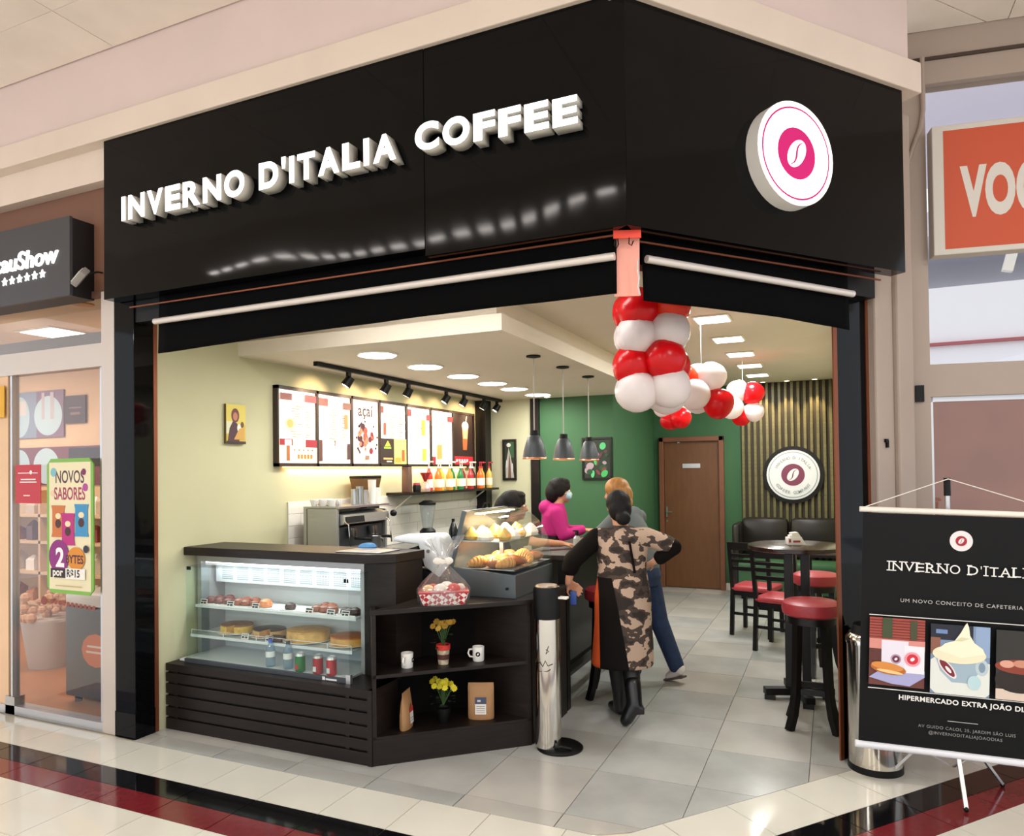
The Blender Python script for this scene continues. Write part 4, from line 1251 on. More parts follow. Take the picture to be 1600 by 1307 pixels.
MB(m_black).ext([(.371, .315), (.375, .315), (.367, .365), (.363, .365)], (0, 0, 0), (1, 0, 0), (0, 0, 1), (0, 1, 0), .06, .30).build('button_strip', em, smooth=False)
MB(m_steel).box(.03, .42, .03, .66, .02, .07).build('drip_tray', em, bevel=.004, smooth=False)
MB(m_steel).box(.0, .35, .0, .69, .43, .445).build('cup_rail', em, smooth=False)
for y in (.18, .46):
    gh = MB(m_chrome).cyl((.34, y, .20), .035, .07, 16).build('group_head', em)
    MB(m_black).tube([(.36, y, .19), (.50, y + .03, .18)], .012, 8).build('portafilter_handle', gh)
for y in (.05, .62):
    MB(m_chrome).tube([(.36, y, .33), (.40, y, .30), (.41, y + .01, .12)], .006, 8).build('steam_wand', em)
MB(m_black).ball((.385, .70, .36), (.03, .03, .03), 12, 8).build('steam_knob', em)
for k in range(7):
    x, y = -3.85 + .06 + .085 * (k % 3), 4.55 + .06 + .085 * (k // 3)
    t = MB(m_porc).lathe([(0, 0), (.022, 0), (.034, .04), (.036, .055), (.033, .055), (.02, .006), (0, .005)], seg=16).tube([(.034, 0, .045), (.05, 0, .04), (.048, 0, .02), (.028, 0, .015)], .004, 6).build('espresso_cup', None, (x, y, 1.3775), k * 1.1)
    tag(t, 'small white cup stored on top of the espresso machine', 'cup', 'white cups on the espresso machine')
for k, (y, h) in enumerate(((.36, .13), (.43, .15), (.50, .12))):
    t = MB(m_steel if k < 2 else m_sat).lathe([(0, 0), (.032, 0), (.034, .03), (.028, h * .75), (.031, h), (.028, h), (.026, h * .75), (0, .004)], seg=18).build('milk_jug', None, (-3.62, 4.55 + y, 1.3775))
    tag(t, ('short steel milk jug on the espresso machine', 'tall steel milk jug on the espresso machine', 'small dull steel jug on the espresso machine')[k], 'jug')
for k, y in enumerate((.58, .65)):
    t = MB(mat('paper_cup_white', '#efece4', .6)).lathe([(0, 0), (.028, 0), (.036, .20 - .07 * k), (.038, .205 - .07 * k), (0, .2 - .07 * k)], seg=16).build('paper_cup_stack', None, (-3.60, 4.55 + y, 1.3775))
    tag(t, ('tall stack of white paper cups on the espresso machine', 'short stack of white paper cups at the machine end')[k], 'cups')
t = MB(m_steel).lathe([(0, 0), (.04, 0), (.045, .05), (.038, .12), (.04, .125), (.036, .125), (0, .01)], seg=18).tube([(.04, 0, .11), (.07, 0, .10), (.07, 0, .04), (.042, 0, .03)], .005, 6).build('steaming_pitcher', None, (-3.40, 4.9, 1.0025))
tag(t, 'steel steaming pitcher under the espresso machine group head', 'jug')
t = thing('grinder_hopper', 'brown coffee bean hopper standing behind the espresso machine', 'grinder', (-3.83, 5.36, .932))
MB(m_black).box(-.08, .08, -.10, .10, 0, .44).build('grinder_body', t, bevel=.01)
MB(mat('brown_hopper', '#5d4327', .35)).add([(-.05, -.09, .44), (.05, -.09, .44), (.05, .09, .44), (-.05, .09, .44), (-.075, -.135, .66), (.075, -.135, .66), (.075, .135, .66), (-.075, .135, .66)], [(0, 3, 2, 1), (4, 5, 6, 7), (0, 1, 5, 4), (1, 2, 6, 5), (2, 3, 7, 6), (3, 0, 4, 7)]).build('hopper', t, smooth=False)
MB(m_black).box(-.078, .078, -.138, .138, .66, .685).build('hopper_lid', t, bevel=.006)
# steel tray and blue cloth on the raised counter
t = MB(m_steel).prism([(-.17, -.10), (.14, -.11), (.17, .09), (-.13, .10)], 0, .008).build('steel_tray', None, (-2.60, 3.66, 1.1605), .1, bevel=.002)
tag(t, 'flat steel tray lying at the end of the raised counter', 'tray')
t = MB(mat('blue_cloth', '#4f86b8', .8, bump=.3, scale=40)).loft([(0, 0, 0, .06, .035), (0, 0, .012, .062, .037), (.005, 0, .03, .045, .022), (.01, 0, .036, .02, .01)], 14).build('blue_cloth', None, (-2.70, 3.79, 1.1605), .4)
tag(t, 'folded blue cleaning cloth on the raised counter by the coffee machine', 'cloth')
# till with white rear shell
t = thing('cash_register', 'white backed till screen standing between counter and heated display', 'till', (-2.42, 4.02, .867), .18)
MB(mat('till_white', '#e4e8ea', .35)).ext([(-.20, .33), (-.18, .36), (.10, .372), (.125, .355), (.20, .19), (.12, .10), (.02, .17), (-.02, .31)], (0, 0, 0), (1, 0, 0), (0, 0, 1), (0, 1, 0), -.06, .16).build('shell', t, bevel=.012)
MB(m_black).ext([(-.22, .24), (-.03, .30), (.02, .17), (-.20, .14)], (0, 0, 0), (1, 0, 0), (0, 0, 1), (0, 1, 0), -.05, .16).build('keyboard', t, bevel=.006)
MB(m_black).box(-.14, .12, -.05, .16, 0, .14).build('drawer_base', t, bevel=.006)
MB(m_alu).cyl((.05, -.062, .27), .012, .004, 12, axis=(0, -1, 0)).build('badge', t)
# ================================================================== LIGHTS, WALL ITEMS, FURNITURE
warm, cool = (1, .965, .90), (.98, 1, .97)
for k, y in enumerate((4.385, 5.06, 5.72, 6.33, 6.86, 7.52)):
    nth = ('first', 'second', 'third', 'fourth', 'fifth', 'last')[k]
    t = thing('ceiling_downlight', 'bright octagonal downlight in the lowered ceiling, %s from the shop front' % nth, 'light', (-3.02, y, 2.51), group='downlights along the lowered ceiling')
    MB(m_white).prism(circ(0, 0, .155, .155, n=8, a0=PI / 8, a1=2 * PI + PI / 8), -.012, -.0005).build('rim', t, smooth=False)
    MB(m_light).prism(circ(0, 0, .14, .14, n=8, a0=PI / 8, a1=2 * PI + PI / 8), -.016, -.012).build('diffuser', t, smooth=False)
    area_light('downlight', (0, 0, -.025), K_SOFFIT, .26, None, warm, (0, 0, 0), t)
for k, y in enumerate((5.52, 6.45, 7.35, 8.22, 9.10)):
    nth = ('first', 'second', 'third', 'fourth', 'last')[k]
    t = thing('ceiling_panel_light', 'square panel light in the higher ceiling, %s from the shop front' % nth, 'light', (-.80, y, 2.77), group='panel lights along the higher ceiling')
    MB(m_white).box(-.135, .135, -.135, .135, -.012, -.0005).build('rim', t, bevel=.02, smooth=False)
    MB(m_light).box(-.115, .115, -.115, .115, -.016, -.012).build('diffuser', t, smooth=False)
    area_light('panel_light', (0, 0, -.025), K_MAIN, .22, .22, cool, (0, 0, 0), t)
for k, x in enumerate((-.80, -.51, -.18)):
    t = thing('spot_downlight', 'small spot downlight washing the slatted wall, %s from the door' % ('first', 'second', 'third')[k], 'light', (x, 9.86, 2.77), group='spots over the slatted wall')
    MB(m_white).lathe([(.045, -.001), (.045, -.010), (.032, -.012), (.032, -.001)], seg=18).build('ring', t)
    MB(mat('spot_bulb', '#ffffff', .5, emit=14, ecol='#ffe9c4')).cyl((0, 0, -.008), .03, .006, 16).build('bulb', t)
    spot_light('wall_spot', (x, 9.85, 2.75), (x, 10.02, 1.9), 40, 62, (1, .75, .42))
# smoke detector, sprinkler
t = MB(m_porc).lathe([(0, 0), (.03, 0), (.045, -.02), (.03, -.04), (0, -.042)], seg=16).build('smoke_detector', None, (-2.93, 7.6, 2.509)); tag(t, 'tiny white smoke detector on the lowered ceiling near the green wall', 'detector')
# spot track
tr_ = thing('spot_track', 'black ceiling track with seven spotlights above the menu boards', 'track light', (-3.64, 4.45, 2.51))
MB(m_black).box(-.018, .018, 0, 3.42, -.035, -.001).build('track_rail', tr_, smooth=False)
for k, y in enumerate((.42, .97, 1.34, 2.07, 2.46, 2.95, 3.30)):
    sp_ = MB(m_black).box(-.012, .012, y - .02, y + .02, -.085, -.033).build('spot_arm', tr_, smooth=False)
    q = Vector((0, 0, 1)).rotation_difference(Vector((-.45, -.35 + .1 * (k % 3), -.85)).normalized())
    d = q @ Vector((0, 0, 1))
    c = Vector((0, y, -.105))
    MB(m_black).cyl(c - d * .035, .036, .085, 14, .042, axis=tuple(d)).build('spot_head', sp_)
    MB(mat('spot_lens', '#fff3d8', .3, emit=5)).cyl(c + d * .049, .030, .003, 12, axis=tuple(d)).build('lens', sp_)
    spot_light('menu_spot', Vector((-3.64, 4.45 + y, 2.40)) + d * .06, (-3.98, 4.45 + y - .05, 2.2), 11, 100, (1, .68, .40))
# pendants
for k, y in enumerate((5.0, 5.645, 6.33)):
    t = thing('pendant_lamp', 'dark grey bell pendant lamp on a thin cord, %s' % ('closest to the shop front', 'middle of the three', 'farthest into the shop')[k], 'lamp', (-2.04, y, 2.51), group='bell pendants over the bar')
    MB(m_black).lathe([(0, -.001), (.055, -.001), (.055, -.012), (.015, -.02), (0, -.02)], seg=20).build('ceiling_rose', t)
    zt = -.585
    MB(mat('pendant_cord', '#b3aca4', .5)).tube([(0, 0, -.015), (0, 0, zt + .005)], .005, 8).build('cord', t)
    MB(m_black).lathe([(0, zt + .02), (.032, zt + .02), (.034, zt - .02), (0, zt - .02)], seg=18).build('cap', t)
    MB(mat('pendant_shade_grey', '#3c4145', .45, metal=.2)).lathe([(.036, zt - .018), (.052, zt - .034), (.069, zt - .08), (.083, zt - .135), (.090, zt - .188), (.087, zt - .188), (.079, zt - .135), (.065, zt - .08), (.047, zt - .034), (.033, zt - .02)], seg=24).build('shade', t)
    MB(mat('pendant_rim', '#c98a6a', .3, metal=.7)).lathe([(.090, zt - .183), (.093, zt - .191), (.089, zt - .196), (.086, zt - .188)], seg=24).build('rim', t)
    MB(mat('pendant_bulb', '#ffffff', .5, emit=12, ecol='#ffdba6')).ball((0, 0, zt - .155), .03, 12, 8).build('bulb', t)
    d_ = bpy.data.lights.new('pendant_light', 'POINT'); d_.energy = 2.2; d_.color = (1, .8, .55); d_.shadow_soft_size = .03
    lo = bpy.data.objects.new('pendant_light', d_); COL.objects.link(lo); lo.parent = t; lo.location = (0, 0, zt - .21)

# ---- menu boards on the wall (face +X)
mb = thing('menu_board', 'row of seven backlit menu panels in a dark frame on the cream wall', 'menu board', (-3.978, 4.355, 1.70))
ys = [0, .475, .95, 1.385, 1.86, 2.345, 2.845, 3.36]
m_mframe = mat('menu_frame', '#33241e', .4)
MB(m_mframe).box(0, .05, 0, 3.36, 0, .025).build('frame_rail', mb, smooth=False)
MB(m_mframe).box(0, .05, 0, 3.36, .612, .637).build('frame_rail', mb, smooth=False)
for y in ys:
    MB(m_mframe).box(0, .05, max(0, y - .014), y + .014, 0, .637).build('frame_post', mb, smooth=False)
cols = {'w': '#fff6ea', 'r': '#a32c34', 'dr': '#5c2426'}
for k in range(7):
    y0, y1 = ys[k] + .016, ys[k + 1] - .016
    w = y1 - y0
    E_ = .7
    p = Print((.034, y0, .027), (0, 1, 0), (0, 0, 1))
    R = lambda a, b, c_, d_, col, e=E_: p.rect(a * w, b * w, c_ * .583, d_ * .583, col, emit=e)
    if k == 2:
        R(0, 1, 0, 1, '#f4d9c4', .9)
        p.shape(circ(.5 * w, .36, .42 * w, .2, n=26), '#fdf0e2', emit=1.0)
        p.write('açaí', .15, .5 * w, .44, '#2e1820', off=.003, align='CENTER', sx=1.0, emit=.05)
        random.seed(3)
        for q in range(30):
            a, r = random.random() * 6.28, random.random()
            cx, cy = (.5 + .33 * r * math.cos(a)) * w, .22 + .13 * r * math.sin(a)
            p.shape(circ(cx, cy, random.uniform(.015, .038), n=10), random.choice(['#5a2028', '#7a2a30', '#a84838', '#3a1a24', '#c8745a']), emit=.45)
        for q in range(14):
            a = random.random() * 6.28
            p.shape(circ((.5 + .40 * math.cos(a)) * w, .225 + .165 * math.sin(a), .013, n=10), '#2c2038', emit=.3)
        p.rect(.42 * w, .58 * w, .035, .075, '#8a6a58', emit=.5)
    elif k == 6:
        R(0, 1, 0, 1, '#2a1712', .12)
        R(0, 1, 0, .16, '#b0222c', .6)
        p.shape([(.48 * w, .17), (.68 * w, .17), (.76 * w, .44), (.44 * w, .44)], '#a5552c', emit=.7)
        p.shape([(.50 * w, .30), (.70 * w, .30), (.76 * w, .44), (.44 * w, .44)], '#e0a070', emit=.9)
        p.shape(circ(.60 * w, .455, .17 * w, .05, n=16), '#f6e6d2', emit=1.1)
        p.shape([(.60 * w, .47), (.64 * w, .47), (.69 * w, .57), (.66 * w, .57)], '#f6ece2', emit=1.1)
        for q in range(5):
            p.rect((.12 + .13 * q) * w, (.20 + .13 * q) * w, .03 + .01 * (q % 2), .06, '#f3d9d4', emit=.9)
    else:
        R(0, 1, 0, 1, cols['w'], .62)
        random.seed(40 + k)
        for q in range(16):
            yy = .36 + .035 * q
            if yy > .80:
                yy -= .46
            a_ = random.uniform(.30, .42)
            R(a_, a_ + random.uniform(.12, .28), yy, yy + .012, '#a89a88', .2)
            R(.72, .72 + random.uniform(.06, .18), yy, yy + .012, '#a89a88', .2)
        if k == 0:
            R(.03, .33, .86, .95, '#8a5a52', .7); R(.68, 1, .86, .96, '#b8404a', .8)
            p.shape(circ(.28 * w, .31, .15 * w, .055, n=20), '#d6d29a', emit=.9).shape(circ(.28 * w, .315, .09 * w, .035, n=16), '#c99a5a', emit=.8)
            for q in range(3):
                R(.70, .96, .40 + .16 * q, .44 + .16 * q, '#dfe0b4', .95)
            R(0, 1, 0, .31, '#fbe0b4', 1.0); R(0, .34, .24, .33, '#8e2430', .6); R(.68, 1, .22, .33, '#8e2430', .6)
            R(.17, .26, .03, .27, '#9a5a38', .7); R(.13, .30, .24, .32, '#f4e2d4', 1.0)
            for q in range(5):
                R(.46 + .085 * q, .52 + .085 * q, .06, .12, '#d0652c', .9); R(.36 + .12 * q, .40 + .12 * q, .17, .19, '#7a5a48', .7)
        elif k == 1:
            R(.0, .28, .84, .95, '#7a5350', .6); R(.74, 1, .82, .92, '#6a4a44', .6)
            R(.78, .90, .52, .74, '#b07a50', .8); R(.0, .1, .03, .34, '#5a3a30', .6); R(.86, .97, .06, .30, '#4a3430', .6); R(.45, .5, .26, .34, '#6a5048', .7)
            for q in range(4):
                R(.22, .46, .08 + .1 * q, .11 + .1 * q, '#e3e0b4', 1.0); R(.55, .75, .10 + .15 * q, .125 + .15 * q, '#e6deb8', 1.0)
        elif k == 3:
            R(.0, .1, .84, .95, '#6a3a38', .6); R(.1, .2, .48, .68, '#a04a34', .8)
            R(.5, 1, 0, .42, '#dfe36a', 1.0); R(0, .5, 0, .42, '#33231c', .2)
            p.shape([(.14 * w, .17), (.36 * w, .17), (.25 * w, .225)], '#d8e23c', emit=.9)
            R(.10, .38, .25, .28, '#8fae3a', .7); R(.08, .44, .07, .10, '#d89a5a', .8); R(.2, .4, .03, .05, '#e0d8c8', .8)
            R(.8, .93, .04, .24, '#b0522c', .8); R(.52, .78, .02, .11, '#e08a3c', .9)
            for q in range(3):
                R(.75, .95, .55 + .15 * q, .58 + .15 * q, '#d9cfae', 1.0)
        elif k == 4:
            R(0, .15, .84, .96, '#8e2c34', .6); R(.82, 1, .80, .90, '#7a2c34', .6); R(.60, .76, .52, .80, '#d98c3c', .95); R(.62, .80, .06, .28, '#8fb63c', .95)
            R(.25, .55, .12, .17, '#d8d0b0', 1.0); R(.25, .55, .36, .40, '#e3dfb0', 1.0); R(.3, .5, .6, .63, '#e6e0c4', 1.0)
        else:
            R(.74, 1, .82, .92, '#9a3038', .7); R(.22, .46, .10, .36, '#b88a4c', .9); R(.0, .16, 0, .14, '#8a2a30', .6); R(.05, .15, .68, .72, '#c9a890', .9)
    p.build('menu_panel', mb, smooth=False, recalc=False)
    area_light('menu_glow', (.06, (y0 + y1) / 2, .30), .35, .5, w * .9, (1, .9, .78), (0, -PI / 2, 0), mb)

MB(mat('added_under_strip', '#ffd9a8', .5, emit=8, ecol='#ffb868')).box(.005, .02, .1, 3.2, -.008, -.001).build('added_led_strip', mb, smooth=False)  # added strip, makes the warm glow on the wall below the menu
area_light('added_under_menu_light', (.02, 1.65, -.015), 9, .02, 3.0, (1, .66, .34), (0, .0, 0), mb)

# tiled splashback: each white tile its own piece
sb = struct(MB(mat('splash_grout', '#cfcabd', .8)).box(-3.979, -3.972, 4.51, 7.84, .93, 1.415).build('wall_tiling', smooth=False))
m_wt = mat('white_wall_tile', '#eeeae0', .15)
src = None
for j in range(5):
    for i in range(12):
        y0 = 4.51 + .30 * i - (.15 if j % 2 else 0)
        a, b = max(4.51, y0), min(7.84, y0 + .297)
        if b - a < .05:
            continue
        MB(m_wt).box(0, .006, 0, b - a, 0, .094).build('tile', sb, (-3.972, a, .932 + .0965 * j), bevel=.002, smooth=False)

# ---- wall shelf with bottles
ws = thing('wall_shelf', 'dark wooden wall shelf carrying syrup bottles under the menu boards', 'shelf', (-3.975, 5.9, 1.42))
MB(m_wood).box(0, .27, 0, 2.02, 0, .025).build('board', ws, smooth=False)
for y in (.15, 1.75):
    MB(m_white).bar((.01, y, -.14), (.2, y, -.005), .02, .012).box(.0, .012, y - .01, y + .01, -.15, 0).build('bracket', ws, smooth=False)
cols_b = ['#c03a2e', '#d9782c', '#e0b040', '#c8963c', '#1f6e38', '#2b7a40', '#8a2430', '#a82a34', '#3a2420', '#d9682a', '#c9a24a', '#d4b058']
names_b = ['clear red', 'amber orange', 'golden', 'honey', 'dark green', 'bright green', 'burgundy', 'cherry red', 'cola brown', 'vivid orange', 'straw coloured', 'pale gold']
for k in range(12):
    y = 6.42 + k * .122
    t = thing('syrup_bottle', '%s syrup bottle with pump in the row on the wall shelf, number %s along' % (names_b[k], ('one', 'two', 'three', 'four', 'five', 'six', 'seven', 'eight', 'nine', 'ten', 'eleven', 'twelve')[k]), 'bottle', (-3.80 + .04 * (k % 2), y, 1.446), group='syrup bottles on the wall shelf')
    MB(mat('syrup_' + cols_b[k][1:], cols_b[k], .12)).lathe([(0, 0), (.037, 0), (.039, .01), (.039, .15), (.033, .18), (.016, .21), (.014, .235), (0, .235)], seg=16).build('bottle_body', t)
    MB(mat('syrup_label', '#efe6cc', .6) if k % 3 else mat('syrup_label_2', '#f4efe8', .6)).lathe([(.0395, .035), (.0402, .035), (.0402, .12), (.0395, .12)], seg=16).build('bottle_label', t)
    mm = m_white if k < 9 else mat('pump_red', '#b8323a', .4)
    MB(mm).cyl((0, 0, .235), .017, .02, 12).cyl((0, 0, .255), .006, .045, 8).box(-.008, .05, -.009, .009, .295, .31).build('pump', t)
t = thing('pour_over_dripper', 'red hourglass coffee dripper standing on the wall shelf', 'dripper', (-3.76, 6.28, 1.446))
MB(mat('dripper_red', '#9c2a2c', .3)).lathe([(.012, .10), (.055, .19), (.050, .19), (.010, .105)], seg=20).build('cone', t)
MB(glass('dripper_glass', '#e9d9c4', 1.5, .02, .25)).lathe([(0, 0), (.05, 0), (.055, .03), (.02, .095), (.014, .10)], seg=20).build('carafe', t)
t = thing('brown_canister', 'slim brown upright canister at the shelf end', 'canister', (-3.80, 6.0, 1.446)); MB(mat('brown_box', '#5e4438', .5)).box(-.04, .04, -.035, .035, 0, .25).build('canister_body', t, bevel=.006); MB(m_black).box(-.042, .042, -.037, .037, .25, .262).build('canister_lid', t, bevel=.003)
t = thing('berry_jar', 'dark jar with red lid beside the brown canister', 'jar', (-3.77, 6.13, 1.446)); MB(m_black).lathe([(0, 0), (.04, 0), (.043, .05), (.036, .07), (0, .07)], seg=16).build('jar_body', t); MB(m_red).lathe([(0, .07), (.036, .07), (.034, .09), (0, .092)], seg=16).build('jar_lid', t)
# things on the back worktop
t = thing('blender_jug', 'clear blender jug with black lid under the wall shelf', 'blender', (-3.72, 6.25, .932))
MB(m_black).lathe([(0, 0), (.09, 0), (.08, .12), (.05, .15), (0, .15)], seg=18).build('motor_base', t); MB(glass('jug_glass', '#eef2f2', 1.5, .0, .12)).lathe([(.05, .15), (.08, .38), (.076, .38), (.046, .15)], seg=20).build('jug', t); MB(m_black).lathe([(0, .38), (.085, .38), (.085, .40), (.04, .425), (0, .425)], seg=20).build('jug_lid', t)
t = thing('black_kettle', 'black gooseneck kettle near the wall shelf end', 'kettle', (-3.70, 7.55, .932)); MB(m_black).lathe([(0, 0), (.11, 0), (.10, .14), (.06, .24), (.0, .25)], seg=20).tube([(-.0, -.08, .21), (0, -.13, .27), (0, -.06, .34), (0, .06, .34), (0, .11, .26)], .012, 8).tube([(0, .09, .06), (0, .17, .1), (0, .19, .24)], .012, 8).build('kettle_body', t); MB(m_steel).lathe([(0, .25), (.05, .25), (.02, .28), (0, .285)], seg=16).build('kettle_lid', t)
for k in range(6):
    y = 6.6 + k * .135
    t = thing('dark_bottle', 'short dark bottle in the low row on the back worktop, %s from the blender' % ('first', 'second', 'third', 'fourth', 'fifth', 'sixth')[k], 'bottle', (-3.62 + .03 * (k % 2), y, .932), group='dark bottles on the back worktop')
    MB(mat('dark_bottle_glass', '#14181a', .15)).lathe([(0, 0), (.045, 0), (.047, .10), (.03, .15), (.015, .19), (0, .19)], seg=14).build('bottle_body', t); MB(m_black).cyl((0, 0, .19), .017, .03, 10).build('cap', t)

# ---- pictures
t = thing('icon_picture', 'small unframed golden picture of a robed figure on the cream wall', 'picture', (-3.979, 3.86, 1.865))
MB(mat('panel_edge', '#5a4a26', .6)).box(0, .022, 0, .185, 0, .285).build('panel', t, smooth=False)
p = Print((.0225, 0, 0), (0, 1, 0), (0, 0, 1)); p.rect(0, .185, 0, .285, '#c9b04c').rect(0, .185, .14, .285, '#d8c660').rect(0, .07, .07, .16, '#d5d8b8')
p.shape(circ(.085, .205, .038, .052), '#6a3a34').shape(circ(.085, .198, .022, .03), '#b97a62').shape([(.01, 0), (.12, 0), (.13, .09), (.10, .15), (.06, .16), (.03, .11)], '#4a2a34').shape(circ(.12, .115, .018, .03), '#e9e6dc').shape([(.07, .03), (.17, .03), (.17, .12), (.12, .11)], '#c99a4c').shape(circ(.15, .14, .016, .022), '#6a4a24').rect(.0, .185, 0, .018, '#3a2420')
p.build('painted_face', t, smooth=False, recalc=False)
def frame_pic(name, label, x0, x1, y, z0, z1, shapes):
    t = thing(name, label, 'picture', (x0, y, z0))
    w, h = x1 - x0, z1 - z0
    MB(m_blackwood).box(0, w, -.025, -.001, 0, .022).box(0, w, -.025, -.001, h - .022, h).box(0, .022, -.025, -.001, .022, h - .022).box(w - .022, w, -.025, -.001, .022, h - .022).build('frame', t, smooth=False)
    MB(m_blackwood).box(.01, w - .01, -.012, -.002, .01, h - .01).build('backing', t, smooth=False)
    p = Print((0, -.0125, 0), (1, 0, 0), (0, 0, 1)); shapes(p, w, h); p.build('printed_photo', t, smooth=False, recalc=False)
def s1(p, w, h):
    p.rect(.022, w - .022, .022, h - .022, '#1e2a1e').rect(.10, w - .03, h * .55, h - .03, '#2f5a33')
    p.shape([(.04, .03), (w - .03, .03), (w * .72, h * .35), (w * .58, h * .6), (w * .45, h * .8), (w * .35, h * .6), (w * .2, h * .35)], '#a9aca4').shape([(w * .38, .03), (w * .62, .03), (w * .55, h * .5), (w * .48, h * .7)], '#6e4c44').shape(circ(w * .45, h * .86, w * .16, h * .05), '#d6d8d2').shape(circ(w * .3, h * .4, w * .06, h * .1), '#c9ccc4').shape(circ(w * .7, h * .3, w * .07, h * .12), '#c2c6be')
frame_pic('framed_photo', 'narrow black framed photo on the cream partition beside the black column', -3.68, -3.50, 8.0, 1.53, 2.03, s1)
def s2(p, w, h):
    p.rect(.022, w - .022, .022, h - .022, '#20301f')
    random.seed(9)
    for k in range(26):
        p.shape(circ(random.uniform(.06, w - .06), random.uniform(.06, h - .06), random.uniform(.02, .05), random.uniform(.015, .04), n=10, rot=random.random() * 3), random.choice(['#2f8a4a', '#3fae5e', '#57c078', '#1d4a28', '#7a3438', '#a8929a', '#5a3038']))
frame_pic('framed_photo', 'black framed photo of coffee plant leaves on the green wall', -2.66, -2.30, 8.0, 1.53, 2.02, s2)
# round emblem on the slatted wall
t = thing('wall_emblem', 'round white and plum coffee bean emblem hung on the slatted wall', 'sign', (-.46, 10.005, 1.55))
MB(m_blackwood).ext(circ(0, 0, .372, n=44), (0, 0, 0), (1, 0, 0), (0, 0, 1), (0, -1, 0), 0, .025).build('dark_backing', t, ang=40)
MB(m_porc).ext(circ(0, 0, .322, n=44), (0, 0, 0), (1, 0, 0), (0, 0, 1), (0, -1, 0), .026, .045).build('disc', t, ang=40)
p = Print((0, -.0455, 0), (1, 0, 0), (0, 0, 1))
bean_logo(p, 0, 0, .32, '#e4e6e8', '#7c3a55', True)
p.shape(circ(0, 0, .298, n=40), '#9aa0a2').shape(circ(0, 0, .288, n=40), '#e4e6e8')
bean_logo(p, 0, 0, .285, '#e4e6e8', '#7c3a55', False)
for txt, a0, a1, sgn in (("INVERNO D'ITALIA", 155, 25, 1), ('COFFEE COMPANY', 215, 325, -1)):
    for i, ch in enumerate(txt):
        if ch == ' ':
            continue
        a = math.radians(a0 + (a1 - a0) * i / (len(txt) - 1))
        r = .205 if sgn > 0 else .245
        p.write(ch, .05, r * math.cos(a), r * math.sin(a), '#9a9fa8', off=.001, align='CENTER', rot=a - PI / 2 if sgn > 0 else a + PI / 2)
p.build('emblem_print', t, smooth=False, recalc=False)

# ---- sofa
m_leather = mat('black_leather', '#1c1816', .32, bump=.15, scale=14)
m_gseat = mat('green_upholstery', '#356040', .5, bump=.05, scale=20)
sf = thing('banquette_sofa', 'black leather banquette with green seat along the slatted wall', 'sofa', (-1.10, 9.38, 0))
MB(m_gseat).box(.0, 1.19, .05, .55, .08, .36).build('base', sf, bevel=.02)
MB(m_gseat).box(.0, 1.19, .0, .50, .36, .47).build('seat', sf, bevel=.035)
for k in range(2):
    MB(m_leather).box(.0 + .6 * k, .585 + .6 * k, .42, .60, .50, 1.0).build('back_cushion', sf, bevel=.07)
MB(m_leather).box(-.07, .02, .06, .60, .1, .94).build('armrest', sf, bevel=.04)
for x in (.05, 1.1):
    for y in (.08, .5):
        MB(m_black).cyl((x, y, 0), .02, .08, 10).build('foot', sf)

# ---- high round table
tb = thing('bistro_table', 'high round dark wood table with double post by the black pillar', 'table', (-.24, 5.50, 0))
MB(mat('table_top_wood', '#2e1b17', .22, var=.2, scale=6, stretch=(8, 1, 1))).lathe([(0, 1.055), (.31, 1.055), (.33, 1.062), (.33, 1.088), (.31, 1.095), (0, 1.095)], seg=40).build('table_top', tb)
for x in (-.055, .055):
    MB(m_blackwood).box(x - .03, x + .03, -.03, .03, .07, 1.055).build('post', tb, bevel=.003, smooth=False)
for a in (.35, .35 + PI / 2):
    d = Vector((math.cos(a), math.sin(a), 0))
    ft = MB(m_blackwood).bar(d * -.24 + Vector((0, 0, .055)), d * .24 + Vector((0, 0, .055)), .07, .05).build('foot_beam', tb, bevel=.006, smooth=False)
    for s in (-1, 1):
        MB(m_blackwood).bar(d * s * .20 + Vector((0, 0, .0)), d * s * .20 + Vector((0, 0, .035)), .07, .08, (0, 1, .01)).build('foot_pad', ft, smooth=False)
nh = thing('napkin_holder', 'white napkin holder standing on the high round table', 'napkin holder', (-.25, 5.46, 1.0955), .4)
MB(m_porc).box(-.055, .045, -.03, .03, 0, .055).box(-.04, .03, -.025, .025, .055, .07).build('holder', nh, bevel=.004)
MB(m_red).box(-.05, -.035, -.0315, -.03, .018, .042).box(-.02, .03, -.0315, -.03, .018, .032).build('printed_mark', nh, smooth=False)
MB(mat('napkin_paper', '#f5efe4', .7)).ext([(.0, 0), (.075, 0), (.015, .09), (-.03, .085)], (0, 0, 0), (1, 0, 0), (0, 0, 1), (0, 1, 0), -.028, .028).build('napkins', nh, smooth=False)

